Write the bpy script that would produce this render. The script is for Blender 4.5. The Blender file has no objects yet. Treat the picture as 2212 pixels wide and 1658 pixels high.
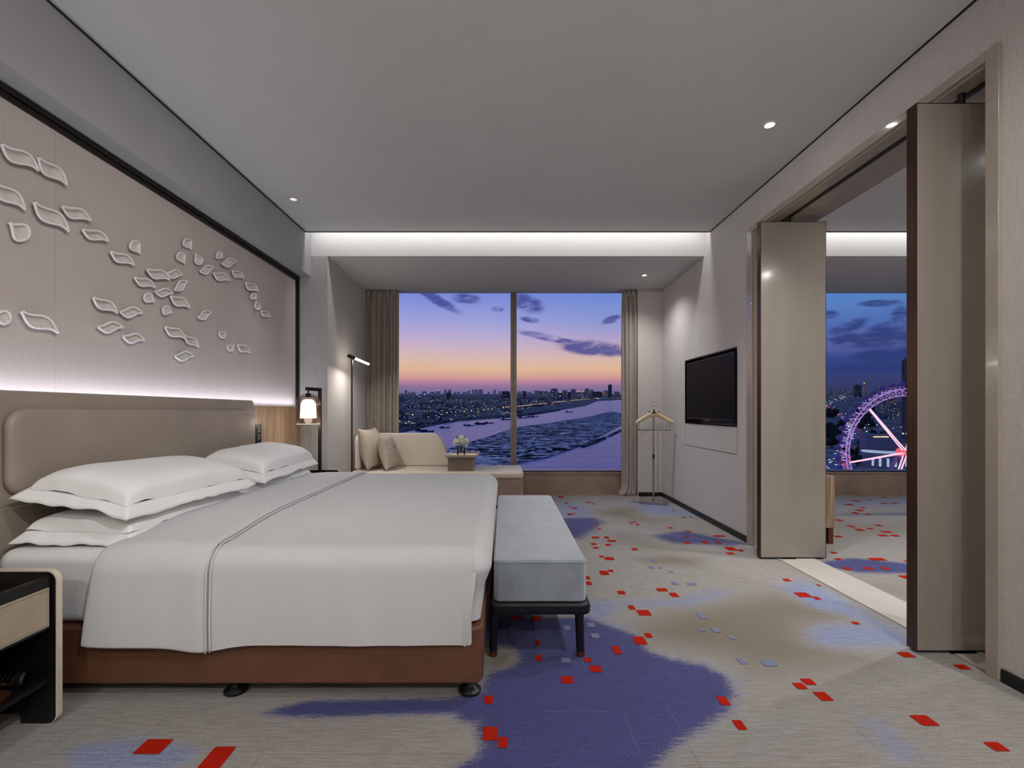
import bpy, bmesh, math, random
import numpy as np
from mathutils import Vector, Matrix, noise, Euler

random.seed(7)
C = bpy.context.scene.collection
SC = bpy.context.scene
PI = math.pi
CZ = 1.153            # lens height above the floor
FPX = 1000.0          # focal length in pixels of the 2212 wide frame
VX, VY = 1090.0, 887.0


def at(px, py, Y):
    """point at depth Y that is seen at (px, py)"""
    return Vector(((px - VX) * Y / FPX, Y, CZ - (py - VY) * Y / FPX))


def fl(px, py, z=0.0):
    """point on the level z seen at (px, py)"""
    Y = (CZ - z) * FPX / (py - VY)
    return Vector(((px - VX) * Y / FPX, Y, z))


def lin(h):
    if isinstance(h, str):
        h = h.lstrip('#')
        c = [int(h[i:i + 2], 16) / 255 for i in (0, 2, 4)]
    else:
        c = [v / 255 for v in h]
    return tuple(v / 12.92 if v <= 0.04045 else ((v + 0.055) / 1.055) ** 2.4 for v in c)


# ------------------------------------------------------------------ nodes
class G:
    def __init__(s, tree):
        s.t = tree
        s.t.nodes.clear()

    def n(s, typ, **kw):
        nd = s.t.nodes.new(typ)
        for k, v in kw.items():
            if k.startswith('i_'):
                nm = k[2:].replace('_', ' ')
                s.set(nd.inputs[nm], v)
            else:
                setattr(nd, k, v)
        return nd

    def set(s, sock, v):
        if isinstance(v, bpy.types.NodeSocket):
            s.t.links.new(v, sock)
        elif isinstance(v, (tuple, list)) and len(v) == 3 and sock.type == 'RGBA':
            sock.default_value = (*v, 1)
        else:
            sock.default_value = v

    def m(s, op, a, b=0.0, c=None, clamp=False):
        nd = s.t.nodes.new('ShaderNodeMath')
        nd.operation = op
        nd.use_clamp = clamp
        s.set(nd.inputs[0], a)
        s.set(nd.inputs[1], b)
        if c is not None:
            s.set(nd.inputs[2], c)
        return nd.outputs[0]

    def mix(s, f, a, b, typ='MIX'):
        nd = s.t.nodes.new('ShaderNodeMix')
        nd.data_type = 'RGBA'
        nd.blend_type = typ
        nd.clamp_factor = True
        s.set(nd.inputs[0], f)
        s.set(nd.inputs[6], a)
        s.set(nd.inputs[7], b)
        return nd.outputs[2]

    def ss(s, v, a, b, lo=0.0, hi=1.0):
        nd = s.t.nodes.new('ShaderNodeMapRange')
        nd.interpolation_type = 'SMOOTHSTEP'
        s.set(nd.inputs['Value'], v)
        nd.inputs['From Min'].default_value = a
        nd.inputs['From Max'].default_value = b
        nd.inputs['To Min'].default_value = lo
        nd.inputs['To Max'].default_value = hi
        return nd.outputs[0]

    def ramp(s, f, stops):
        nd = s.t.nodes.new('ShaderNodeValToRGB')
        el = nd.color_ramp.elements
        while len(el) > 1:
            el.remove(el[-1])
        for i, (p, c) in enumerate(stops):
            e = el[0] if i == 0 else el.new(p)
            e.position = p
            e.color = (*c, 1)
        s.set(nd.inputs[0], f)
        return nd.outputs[0]

    def mapping(s, vec, scale=(1, 1, 1), loc=(0, 0, 0), rot=(0, 0, 0)):
        nd = s.t.nodes.new('ShaderNodeMapping')
        s.set(nd.inputs[0], vec)
        nd.inputs[1].default_value = loc
        nd.inputs[2].default_value = rot
        nd.inputs[3].default_value = scale
        return nd.outputs[0]

    def noise(s, vec, scale, detail=2.0, rough=0.5, dist=0.0):
        nd = s.t.nodes.new('ShaderNodeTexNoise')
        s.set(nd.inputs['Vector'], vec)
        nd.inputs['Scale'].default_value = scale
        nd.inputs['Detail'].default_value = detail
        nd.inputs['Roughness'].default_value = rough
        nd.inputs['Distortion'].default_value = dist
        return nd.outputs[0]


def mat(name, col, rough=0.6, metal=0.0, var=0.06, vscale=8.0, vstretch=(1, 1, 1), bump=0.0, bscale=200.0,
        bstretch=(1, 1, 1), coat=0.0, sheen=0.0, spec=0.5, emit=None, estr=0.0, trans=0.0, ior=1.45, sss=0.0, space='Object', crough=0.05):
    m = bpy.data.materials.new(name)
    m.use_nodes = True
    g = G(m.node_tree)
    out = g.n('ShaderNodeOutputMaterial')
    p = g.n('ShaderNodeBsdfPrincipled')
    c = lin(col)
    tc = g.n('ShaderNodeTexCoord')
    vec = tc.outputs[space]
    if var > 0:
        nz = g.noise(g.mapping(vec, vstretch), vscale, 3.0, 0.6)
        f = g.ss(nz, 0.3, 0.7)
        lo = tuple(x * (1 - var) for x in c)
        hi = tuple(min(1, x * (1 + var)) for x in c)
        g.set(p.inputs['Base Color'], g.mix(f, lo, hi))
    else:
        g.set(p.inputs['Base Color'], c)
    p.inputs['Roughness'].default_value = rough
    p.inputs['Metallic'].default_value = metal
    p.inputs['IOR'].default_value = ior
    p.inputs['Specular IOR Level'].default_value = spec
    p.inputs['Coat Weight'].default_value = coat
    p.inputs['Coat Roughness'].default_value = crough
    p.inputs['Sheen Weight'].default_value = sheen
    p.inputs['Transmission Weight'].default_value = trans
    if sss:
        p.inputs['Subsurface Weight'].default_value = sss
    if emit:
        g.set(p.inputs['Emission Color'], lin(emit))
        p.inputs['Emission Strength'].default_value = estr
    if bump > 0:
        b = g.n('ShaderNodeBump')
        b.inputs['Strength'].default_value = bump
        b.inputs['Distance'].default_value = 0.002
        g.set(b.inputs['Height'], g.noise(g.mapping(vec, bstretch), bscale, 2.0, 0.6))
        g.set(p.inputs['Normal'], b.outputs[0])
    g.set(out.inputs[0], p.outputs[0])
    return m


def emat(name, col, strength):
    m = bpy.data.materials.new(name)
    m.use_nodes = True
    g = G(m.node_tree)
    out = g.n('ShaderNodeOutputMaterial')
    e = g.n('ShaderNodeEmission')
    g.set(e.inputs[0], lin(col))
    e.inputs[1].default_value = strength
    g.set(out.inputs[0], e.outputs[0])
    return m


def thin_glass(name, tint, refl=1.0):
    m = bpy.data.materials.new(name)
    m.use_nodes = True
    g = G(m.node_tree)
    out = g.n('ShaderNodeOutputMaterial')
    t = g.n('ShaderNodeBsdfTransparent')
    g.set(t.inputs[0], lin(tint))
    gl = g.n('ShaderNodeBsdfGlossy')
    gl.inputs['Roughness'].default_value = 0.02
    fr = g.n('ShaderNodeFresnel')
    fr.inputs[0].default_value = 1.45
    mx = g.n('ShaderNodeMixShader')
    g.set(mx.inputs[0], g.m('MULTIPLY', fr.outputs[0], refl))
    g.set(mx.inputs[1], t.outputs[0])
    g.set(mx.inputs[2], gl.outputs[0])
    g.set(out.inputs[0], mx.outputs[0])
    return m


# ------------------------------------------------------------------ geometry helpers
ORIG = {}


def tag(o, label=None, cat=None, group=None, kind=None):
    if label: o['label'] = label
    if cat: o['category'] = cat
    if group: o['group'] = group
    if kind: o['kind'] = kind
    return o


def thing(name, loc=(0, 0, 0), label=None, cat=None, group=None):
    o = bpy.data.objects.new(name, None)
    C.objects.link(o)
    o.empty_display_size = 0.05
    o.location = loc
    ORIG[o.name] = Vector(loc)
    return tag(o, label, cat, group)


class MB:
    def __init__(s):
        s.v, s.f, s.m = [], [], []

    def add(s, vs, fs, mi=0):
        k = len(s.v)
        s.v += [tuple(v) for v in vs]
        for f in fs:
            s.f.append(tuple(i + k for i in f))
            s.m.append(mi)
        return s

    def box(s, x0, x1, y0, y1, z0, z1, mi=0):
        v = [(x, y, z) for x in (x0, x1) for y in (y0, y1) for z in (z0, z1)]
        return s.add(v, [(0, 1, 3, 2), (4, 6, 7, 5), (0, 4, 5, 1), (2, 3, 7, 6), (0, 2, 6, 4), (1, 5, 7, 3)], mi)

    def prism(s, poly, axis, a, b, mi=0):
        """poly: 2D points; axis 'x': (y,z), 'y': (x,z), 'z': (x,y)"""
        n = len(poly)
        def P(p, t):
            return {'x': (t, p[0], p[1]), 'y': (p[0], t, p[1]), 'z': (p[0], p[1], t)}[axis]
        v = [P(p, a) for p in poly] + [P(p, b) for p in poly]
        f = [tuple(range(n))[::-1], tuple(range(n, 2 * n))]
        f += [(i, (i + 1) % n, n + (i + 1) % n, n + i) for i in range(n)]
        return s.add(v, f, mi)

    def grid(s, fn, nu, nv, mi=0, cu=False, cv=False):
        v = [fn(i, j) for i in range(nu) for j in range(nv)]
        f = []
        for i in range(nu if cu else nu - 1):
            for j in range(nv if cv else nv - 1):
                a, b = i * nv + j, ((i + 1) % nu) * nv + j
                c, d = ((i + 1) % nu) * nv + (j + 1) % nv, i * nv + (j + 1) % nv
                f.append((a, b, c, d))
        return s.add(v, f, mi)

    def tube(s, pts, r, n=8, mi=0, closed=False, caps=True):
        pts = [Vector(p) for p in pts]
        N = len(pts)
        rs = r if isinstance(r, (list, tuple)) else [r] * N
        rings = []
        up = None
        for i, p in enumerate(pts):
            if closed:
                d = pts[(i + 1) % N] - pts[i - 1]
            else:
                d = pts[min(i + 1, N - 1)] - pts[max(i - 1, 0)]
            d.normalize()
            if up is None:
                up = Vector((0, 0, 1)) if abs(d.z) < 0.9 else Vector((1, 0, 0))
            a = d.cross(up)
            if a.length < 1e-5:
                a = d.orthogonal()
            a.normalize()
            b = a.cross(d)
            up = b
            rings.append([p + (a * math.cos(t) + b * math.sin(t)) * rs[i] for t in [2 * PI * k / n for k in range(n)]])
        v = [q for ring in rings for q in ring]
        f = []
        for i in range(N if closed else N - 1):
            for j in range(n):
                i2, j2 = (i + 1) % N, (j + 1) % n
                f.append((i * n + j, i * n + j2, i2 * n + j2, i2 * n + j))
        if caps and not closed:
            f.append(tuple(range(n))[::-1])
            f.append(tuple(range((N - 1) * n, N * n)))
        return s.add(v, f, mi)

    def lathe(s, prof, c=(0, 0, 0), n=24, mi=0, axis='z', sx=1.0, sy=1.0):
        """prof: (r, h) list"""
        c = Vector(c)
        v, f = [], []
        for r, h in prof:
            for k in range(n):
                t = 2 * PI * k / n
                x, y = r * math.cos(t) * sx, r * math.sin(t) * sy
                q = {'z': (x, y, h), 'y': (x, h, y), 'x': (h, x, y)}[axis]
                v.append(c + Vector(q))
        for i in range(len(prof) - 1):
            for j in range(n):
                j2 = (j + 1) % n
                f.append((i * n + j, i * n + j2, (i + 1) * n + j2, (i + 1) * n + j))
        if prof[0][0] > 1e-6:
            f.append(tuple(range(n))[::-1])
        if prof[-1][0] > 1e-6:
            f.append(tuple(range((len(prof) - 1) * n, len(prof) * n)))
        return s.add(v, f, mi)

    def sphere(s, c, r, nu=12, nv=8, mi=0, sc=(1, 1, 1)):
        prof = [(max(1e-7, r * math.sin(PI * i / nv)), -r * math.cos(PI * i / nv)) for i in range(nv + 1)]
        k = len(s.v)
        s.lathe(prof, (0, 0, 0), nu, mi)
        for i in range(k, len(s.v)):
            x, y, z = s.v[i]
            s.v[i] = (c[0] + x * sc[0], c[1] + y * sc[1], c[2] + z * sc[2])
        return s

    def build(s, name, mats, parent=None, smooth=False, bevel=0.0, bseg=3, sub=0, solid=0.0, origin=None, weld=False, auto=None):
        if not isinstance(mats, (list, tuple)):
            mats = [mats]
        if parent is not None:
            off = ORIG.get(parent.name, Vector((0, 0, 0)))
        elif origin is not None:
            off = Vector(origin)
        else:
            a = np.array(s.v)
            lo, hi = a.min(0), a.max(0)
            off = Vector(((lo[0] + hi[0]) / 2, (lo[1] + hi[1]) / 2, lo[2]))
        me = bpy.data.meshes.new(name)
        me.from_pydata([(x - off.x, y - off.y, z - off.z) for x, y, z in s.v], [], s.f)
        for mm in mats:
            me.materials.append(mm)
        me.polygons.foreach_set('material_index', s.m)
        bm = bmesh.new()
        bm.from_mesh(me)
        if weld:
            bmesh.ops.remove_doubles(bm, verts=bm.verts, dist=1e-5)
        bmesh.ops.recalc_face_normals(bm, faces=bm.faces)
        bm.to_mesh(me)
        bm.free()
        if smooth:
            me.polygons.foreach_set('use_smooth', [True] * len(me.polygons))
        if auto is not None:
            me.polygons.foreach_set('use_smooth', [True] * len(me.polygons))
            me.set_sharp_from_angle(angle=math.radians(auto))
        o = bpy.data.objects.new(name, me)
        C.objects.link(o)
        if parent is not None:
            o.parent = parent
            ORIG[o.name] = off
        else:
            o.location = off
            ORIG[o.name] = off
        if bevel > 0:
            b = o.modifiers.new('Bevel', 'BEVEL')
            b.width = bevel
            b.segments = bseg
            b.limit_method = 'ANGLE'
            b.angle_limit = math.radians(40)
            if not smooth and auto is None:
                me.polygons.foreach_set('use_smooth', [True] * len(me.polygons))
                me.set_sharp_from_angle(angle=math.radians(35))
                b.harden_normals = True
        if solid:
            so = o.modifiers.new('Solid', 'SOLIDIFY')
            so.thickness = solid
            so.offset = 0
        if sub:
            ss = o.modifiers.new('Sub', 'SUBSURF')
            ss.levels = sub
            ss.render_levels = sub
        return o


def rrect(a0, a1, b0, b1, r, n=6):
    """rounded rectangle outline; r a number or 4 radii (lower-left, lower-right, upper-right, upper-left)"""
    rr = r if isinstance(r, (list, tuple)) else [r] * 4
    out = []
    for (cx, cy, st, q) in ((a0, b0, PI, 0), (a1, b0, 1.5 * PI, 1), (a1, b1, 0, 2), (a0, b1, 0.5 * PI, 3)):
        R = rr[q]
        ox = cx + (R if q in (0, 3) else -R)
        oy = cy + (R if q in (0, 1) else -R)
        if R <= 0:
            out.append((cx, cy))
            continue
        for k in range(n + 1):
            t = st + 0.5 * PI * k / n
            out.append((ox + R * math.cos(t), oy + R * math.sin(t)))
    return out


def copy_thing(o, loc, rot=None, scale=None, label=None, group=None):
    c = o.copy()
    C.objects.link(c)
    c.location = loc
    if rot is not None: c.rotation_euler = rot
    if scale is not None: c.scale = scale
    if label: c['label'] = label
    if group: c['group'] = group
    for ch in list(o.children):
        d = ch.copy()
        C.objects.link(d)
        d.parent = c
        for g2 in list(ch.children):
            e = g2.copy()
            C.objects.link(e)
            e.parent = d
    return c


def ns(x, y, z=0.0, s=1.0):
    return noise.noise(Vector((x * s, y * s, z * s)))


def light(name, typ, loc, energy, col, rot=None, **kw):
    l = bpy.data.lights.new(name, typ)
    l.energy = energy
    l.color = col
    for k, v in kw.items():
        setattr(l, k, v)
    o = bpy.data.objects.new(name, l)
    C.objects.link(o)
    o.location = loc
    if rot: o.rotation_euler = rot
    return o


# ------------------------------------------------------------------ materials
def fabric_mat(name, col, rib=260.0, axis=(1, 1, 0), rough=0.85, amt=0.10, bump=0.25, sheen=0.15, rib_depth=0.5):
    """woven wallcovering: fine vertical ribs crossed by a slubby weft"""
    m = bpy.data.materials.new(name)
    m.use_nodes = True
    g = G(m.node_tree)
    out = g.n('ShaderNodeOutputMaterial')
    p = g.n('ShaderNodeBsdfPrincipled')
    geo = g.n('ShaderNodeNewGeometry')
    pos = geo.outputs['Position']
    rn = g.noise(g.mapping(pos, (axis[0] * rib, axis[1] * rib, 6.0)), 1.0, 2.0, 0.5)
    wn = g.noise(g.mapping(pos, (60, 60, 420)), 1.0, 2.0, 0.6)
    big = g.noise(pos, 1.3, 2.0, 0.5)
    f = g.m('ADD', g.m('MULTIPLY', rn, rib_depth), g.m('MULTIPLY', wn, 1 - rib_depth))
    c = lin(col)
    lo = tuple(x * (1 - amt * 1.6) for x in c)
    hi = tuple(min(1, x * (1 + amt * 1.6)) for x in c)
    colr = g.mix(g.ss(f, 0.3, 0.7), lo, hi)
    colr = g.mix(g.ss(big, 0.3, 0.7, 0, 0.08), colr, tuple(x * 0.9 for x in c))
    g.set(p.inputs['Base Color'], colr)
    p.inputs['Roughness'].default_value = rough
    p.inputs['Sheen Weight'].default_value = sheen
    p.inputs['Specular IOR Level'].default_value = 0.25
    b = g.n('ShaderNodeBump')
    b.inputs['Strength'].default_value = bump
    b.inputs['Distance'].default_value = 0.002
    g.set(b.inputs['Height'], f)
    g.set(p.inputs['Normal'], b.outputs[0])
    g.set(out.inputs[0], p.outputs[0])
    return m


def wood_mat(name, c1, c2, stretch=(14, 14, 0.7), rough=0.45, scale=1.6):
    m = bpy.data.materials.new(name)
    m.use_nodes = True
    g = G(m.node_tree)
    out = g.n('ShaderNodeOutputMaterial')
    p = g.n('ShaderNodeBsdfPrincipled')
    tc = g.n('ShaderNodeTexCoord')
    n1 = g.noise(g.mapping(tc.outputs['Object'], stretch), scale, 4.0, 0.6, 0.4)
    n2 = g.noise(g.mapping(tc.outputs['Object'], tuple(s * 9 for s in stretch)), scale, 2.0, 0.6)
    f = g.m('ADD', g.m('MULTIPLY', n1, 0.7), g.m('MULTIPLY', n2, 0.3))
    g.set(p.inputs['Base Color'], g.mix(g.ss(f, 0.33, 0.68), lin(c1), lin(c2)))
    p.inputs['Roughness'].default_value = rough
    g.set(out.inputs[0], p.outputs[0])
    return m


def stone_mat(name, c1, c2, c3, scale=2.0, rough=0.3, vein=0.35):
    m = bpy.data.materials.new(name)
    m.use_nodes = True
    g = G(m.node_tree)
    out = g.n('ShaderNodeOutputMaterial')
    p = g.n('ShaderNodeBsdfPrincipled')
    geo = g.n('ShaderNodeNewGeometry')
    n1 = g.noise(geo.outputs['Position'], scale, 6.0, 0.6, 0.6)
    n2 = g.noise(geo.outputs['Position'], scale * 6, 5.0, 0.7, 0.8)
    c = g.mix(g.ss(n1, 0.3, 0.7), lin(c1), lin(c2))
    c = g.mix(g.ss(n2, 0.58, 0.75, 0, vein), c, lin(c3))
    g.set(p.inputs['Base Color'], c)
    p.inputs['Roughness'].default_value = rough
    g.set(out.inputs[0], p.outputs[0])
    return m


M = {}
M['wall'] = fabric_mat('taupe_wallcovering', '#C6C0BC', rib=420, amt=0.10)
M['art_wall'] = fabric_mat('taupe_wall_panel_fabric', '#BDB1AB', rib=160, amt=0.05, bump=0.12, rib_depth=0.3)
M['column'] = fabric_mat('grey_ribbed_wallcovering', '#B4B1AF', rib=420, amt=0.09, rib_depth=0.7)
M['paint'] = mat('white_ceiling_paint', '#D6D6D6', 0.7, var=0.02, vscale=1.5, bump=0.03, bscale=400)
M['soffit_paint'] = mat('light_grey_soffit_paint', '#A8A8A8', 0.85, var=0.01, bump=0.03, bscale=400)
M['white_paint'] = mat('bright_white_paint', '#DAD9D8', 0.85, var=0.01, bump=0.03, bscale=400)
M['dark_trim'] = mat('dark_bronze_trim', '#2B2523', 0.35, 0.4, var=0.1, vscale=20)
M['black_trim'] = mat('black_trim', '#191816', 0.4, 0.0, var=0.1)
M['lacquer'] = mat('taupe_gloss_lacquer', '#978E84', 0.14, 0.0, var=0.05, vscale=2.5, vstretch=(3, 3, 0.4), coat=0.6, crough=0.08)
M['casing'] = mat('beige_gloss_casing', '#A89D91', 0.22, 0.0, var=0.03, coat=0.5)
M['lining'] = mat('brown_gloss_lining', '#AA9C8C', 0.2, var=0.03, coat=0.5)
M['bronze'] = mat('brushed_bronze', '#5A4239', 0.32, 0.85, var=0.12, vscale=3, vstretch=(40, 40, 0.5))
M['bedwhite'] = mat('white_bed_linen', '#CBCBCB', 0.85, var=0.012, vscale=3, bump=0.06, bscale=500, sheen=0.1, spec=0.2)
M['pillowwhite'] = mat('white_pillow_cotton', '#E9E8E7', 0.85, var=0.012, vscale=3, bump=0.06, bscale=500, sheen=0.1, spec=0.2)
M['sheet'] = mat('white_fitted_sheet', '#D9D9D9', 0.85, var=0.02, vscale=6, bump=0.1, bscale=60, spec=0.2)
M['brown_leather'] = mat('brown_leather', '#674431', 0.42, var=0.10, vscale=5, bump=0.15, bscale=500, coat=0.1)
M['taupe_leather'] = mat('taupe_leather', '#988B7D', 0.40, var=0.05, vscale=4, bump=0.12, bscale=420)
M['black_plastic'] = mat('black_plastic', '#151515', 0.35, var=0.1)
M['black_wood'] = mat('black_stained_wood', '#12100F', 0.4, var=0.25, vscale=4, vstretch=(1, 12, 12))
M['black_frame'] = mat('black_bench_wood', '#14141A', 0.42, var=0.2, vscale=6, bump=0.05)
M['copper'] = mat('copper_ferrule', '#7C4A34', 0.3, 0.7)
M['velvet'] = mat('grey_blue_velvet', '#8F979F', 0.75, var=0.10, vscale=7, bump=0.2, bscale=350, sheen=0.9, spec=0.2)
M['cream'] = mat('cream_lacquer', '#CFC4B2', 0.3, var=0.03, coat=0.3)
M['sofa_leather'] = mat('cream_sofa_leather', '#E4DACE', 0.42, var=0.03, vscale=3, bump=0.05, bscale=300)
M['sofa_fabric'] = fabric_mat('cream_sofa_weave', '#D8CBBB', rib=300, amt=0.1, rough=0.9)
M['sofa_base'] = fabric_mat('brown_sofa_weave', '#9B8778', rib=300, amt=0.3, rough=0.9)
M['linen'] = mat('beige_linen', '#C9BBAB', 0.85, var=0.06, vscale=14, bump=0.3, bscale=160, sheen=0.3, spec=0.2)
M['knit'] = mat('ribbed_cream_knit', '#CFC3B2', 0.85, var=0.05, vscale=14, bump=0.2, bscale=240, sheen=0.2, spec=0.2)
M['taupe_lacquer'] = mat('taupe_table_lacquer', '#94867A', 0.35, var=0.03)
M['dark_mirror'] = mat('dark_mirror_glass', '#211D1A', 0.06, 0.0, var=0.02, coat=0.5)
M['mirror'] = mat('grey_mirror_glass', '#8E8E90', 0.04, 1.0, var=0.01)
M['curtain'] = mat('taupe_satin_curtain', '#A69B90', 0.55, var=0.05, vscale=10, vstretch=(4, 4, .3), bump=0.1, bscale=300, sheen=0.5)
M['alu'] = mat('taupe_aluminium', '#8D8178', 0.35, 0.3, var=0.03)
M['chrome'] = mat('polished_chrome', '#B9B7B4', 0.12, 1.0, var=0.02)
M['dark_chrome'] = mat('black_chrome', '#4C4A48', 0.18, 1.0, var=0.04)
M['hanger'] = wood_mat('pale_beech_wood', '#D2B792', '#E8D6B6', (3, 3, 20), 0.4)
M['screen'] = mat('black_glass_screen', '#060606', 0.4, 0.0, var=0.05, spec=0.12)
M['wood'] = wood_mat('pale_oak_veneer', '#8A6F55', '#BFA284', (26, 26, 0.9), 0.4)
M['brown_stone'] = stone_mat('brown_marble', '#8A7666', '#A08A78', '#B8A594', 2.2, 0.25)
M['cream_stone'] = stone_mat('cream_travertine', '#B5ADA2', '#C6BFB4', '#A69D92', 1.5, 0.45, 0.25)
M['porcelain'] = mat('white_glazed_porcelain', '#E8E6E3', 0.12, var=0.01, coat=0.6)
M['porcelain_in'] = mat('beige_glazed_porcelain', '#D6CEC8', 0.08, var=0.06, vscale=20, coat=0.9, crough=0.03)
M['dl_ring'] = mat('white_downlight_ring', '#D5D4D2', 0.4, var=0.01)
M['lamp_on'] = emat('lit_led_lens', '#FFF8EE', 30.0)
M['lamp_dim'] = emat('dim_led_lens', '#FFF6EA', 0.9)
M['led'] = emat('cool_led_strip', '#E9ECFF', 5.0)
M['tube'] = emat('warm_lamp_tube', '#FFF4DC', 14.0)
M['opal'] = emat('lit_opal_shade', '#FFFBF6', 2.0)
M['smoke_glass'] = thin_glass('smoky_pink_glass', '#E8DCD4', 0.5)
M['clear_glass'] = thin_glass('clear_vase_glass', '#F3F7F6', 1.2)
M['pane'] = thin_glass('window_pane_glass', '#F6F8FA', 0.004)
M['rose'] = mat('white_rose_petal', '#F8F6F0', 0.6, var=0.05, vscale=40, sss=0.1)
M['stem'] = mat('green_stem', '#33502F', 0.5, var=0.2)
M['icon'] = mat('white_icon_print', '#B9B9B5', 0.5, var=0.0)
# ------------------------------------------------------------------ camera
cam = bpy.data.cameras.new('camera')
cam.sensor_fit = 'HORIZONTAL'
cam.sensor_width = 36.0
cam.lens = 36.0 * FPX / 2212.0
cam.shift_x = 16.0 / 2212.0
cam.shift_y = 58.0 / 2212.0
cam.clip_start = 0.05
cam.clip_end = 60000
camo = bpy.data.objects.new('camera', cam)
C.objects.link(camo)
camo.location = (0, 0, CZ)
camo.rotation_euler = (PI / 2, 0, 0)
SC.camera = camo

# ------------------------------------------------------------------ room dimensions
XL, XR, XR2 = -2.20, 2.124, 2.495        # art wall, right wall, its far face
CH = 3.0                                  # ceiling
YB = -4.5                                 # behind the camera
YC, YH = 4.77, 4.93                       # ceiling edge, header face
HZ = 2.80                                 # header underside
YW = 6.42                                 # window plane
YF = 6.25                                 # wall return beside the right curtain
XN = -1.885                               # niche left wall
XO = 6.6                                  # far side of the adjoining room
SOX, SOZ = -2.061, 2.583                  # soffit over the bed wall


def struct(mb, name, mats, label=None, cat=None, parent=None, **kw):
    o = mb.build(name, mats, parent, **kw)
    if parent is None:
        tag(o, label, cat, None, 'structure')
    return o


# ---- floor: one carpet with its woven pattern
def carpet():
    step = 0.028
    x0, x1, y0, y1 = XL, XO, YB, YW
    xs = np.arange(x0, x1 + step, step)
    ys = np.concatenate([np.arange(y0, 0.9, 0.25), np.arange(0.9, y1 + step, step)])
    xs[-1], ys[-1] = x1, y1
    PX, PY = np.meshgrid(xs, ys, indexing='ij')

    def k4(pts):
        return [fl(1000 + a / 2.212, 1040 + b / 2.212)[:2] for a, b in pts]

    def k3(pts):
        return [fl(440 + a / 2.5136, 1180 + b / 2.5136)[:2] for a, b in pts]

    def k8(pts):
        return [fl(a / 3.468, 1180 + b / 3.468)[:2] for a, b in pts]

    def sdf(poly):
        d = np.full(PX.shape, 1e9)
        inside = np.zeros(PX.shape, bool)
        n = len(poly)
        for i in range(n):
            ax, ay = poly[i]
            bx, by = poly[(i + 1) % n]
            ex, ey = bx - ax, by - ay
            L = ex * ex + ey * ey + 1e-12
            t = np.clip(((PX - ax) * ex + (PY - ay) * ey) / L, 0, 1)
            dd = np.hypot(PX - ax - t * ex, PY - ay - t * ey)
            d = np.minimum(d, dd)
            c = ((ay > PY) != (by > PY)) & (PX < (bx - ax) * (PY - ay) / (by - ay + 1e-12) + ax)
            inside ^= c
        return np.where(inside, d, -d)

    def soft(poly, w, amt=1.0, inn=0.5):
        return np.clip((sdf(poly) + w * (1 - inn)) / w, 0, 1) * amt

    navy = np.zeros(PX.shape)
    lblue = np.zeros(PX.shape)
    brown = np.zeros(PX.shape)
    mx = np.maximum
    navy = mx(navy, soft(k4([(-30, 1500), (760, 1500), (940, 1330), (1020, 1250), (1150, 1170), (1270, 1090), (1290, 1000), (1250, 930), (1160, 880),
        (1000, 850), (880, 810), (820, 730), (700, 690), (600, 650), (250, 645), (120, 650), (60, 760), (240, 790), (270, 860),
        (180, 900), (110, 930), (90, 1000), (-20, 1000), (-30, 1130), (60, 1150), (90, 1300), (-60, 1380)]), 0.16))
    navy = mx(navy, soft(k3([(310, 905), (400, 875), (560, 835), (1500, 815), (1500, 915), (1300, 905), (900, 915), (700, 925), (480, 925)]), 0.10, 0.95))
    navy = mx(navy, soft(k4([(880, 250), (1060, 228), (1200, 258), (1350, 285), (1420, 305), (1300, 312), (1000, 302), (920, 275)]), 0.3, 0.75))
    navy = mx(navy, soft(k4([(430, 172), (640, 168), (690, 195), (630, 240), (570, 275), (430, 280)]), 0.3, 0.8))
    navy = mx(navy, soft(k4([(1640, 385), (1850, 360), (2130, 388), (2400, 400), (2400, 450), (2130, 442), (1900, 438), (1750, 412)]), 0.2, 0.85))
    navy = mx(navy, soft(k4([(1700, 150), (2130, 140), (2400, 150), (2400, 170), (2130, 166), (1780, 166)]), 0.4, 0.7))
    for pts, w, a in (
        ([(560, 555), (800, 565), (1000, 558), (1200, 508), (1300, 522), (1200, 570), (1050, 600), (900, 600), (760, 600), (700, 660), (850, 700), (760, 720), (560, 660)], 0.22, 0.8),
        ([(860, 800), (1000, 830), (1200, 870), (1330, 940), (1330, 1080), (1180, 1200), (1050, 1290), (960, 1367), (900, 1367), (1150, 1160), (1290, 1040), (1250, 930), (1000, 860)], 0.25, 0.75),
        ([(1480, 500), (1600, 462), (1720, 498), (1850, 570), (2000, 660), (2200, 760), (2200, 800), (1800, 800), (1660, 780), (1620, 705), (1700, 672), (1880, 672), (1800, 640), (1650, 600), (1560, 540)], 0.22, 0.8),
        ([(700, 108), (900, 85), (980, 108), (1050, 130), (1190, 172), (1020, 166), (870, 160), (820, 112)], 0.3, 0.8),
        ([(450, 95), (560, 95), (640, 130), (640, 170), (560, 200), (430, 160)], 0.3, 0.7),
        ([(560, 250), (760, 235), (900, 210), (960, 230), (860, 255), (640, 290)], 0.3, 0.45),
        ([(1850, 1090), (2000, 1130), (2130, 1230), (2300, 1367), (2080, 1367), (1950, 1250)], 0.22, 0.7),
        ([(1350, 1230), (1500, 1100), (1700, 1090), (1560, 1200), (1400, 1367), (1250, 1367)], 0.25, 0.45),
        ([(1700, 90), (2130, 80), (2400, 90), (2400, 115), (1780, 118)], 0.3, 0.6),
    ):
        lblue = mx(lblue, soft(k4(pts), w, a))
    lblue = mx(lblue, soft(k8([(480, 1520), (700, 1460), (1050, 1440), (1500, 1500), (1450, 1600), (1200, 1700), (500, 1700)]), 0.12, 0.95))
    lblue = mx(lblue, soft(k3([(250, 870), (380, 880), (640, 850), (1500, 850), (1560, 940), (1200, 940), (620, 950), (300, 940)]), 0.10, 0.6))
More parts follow.
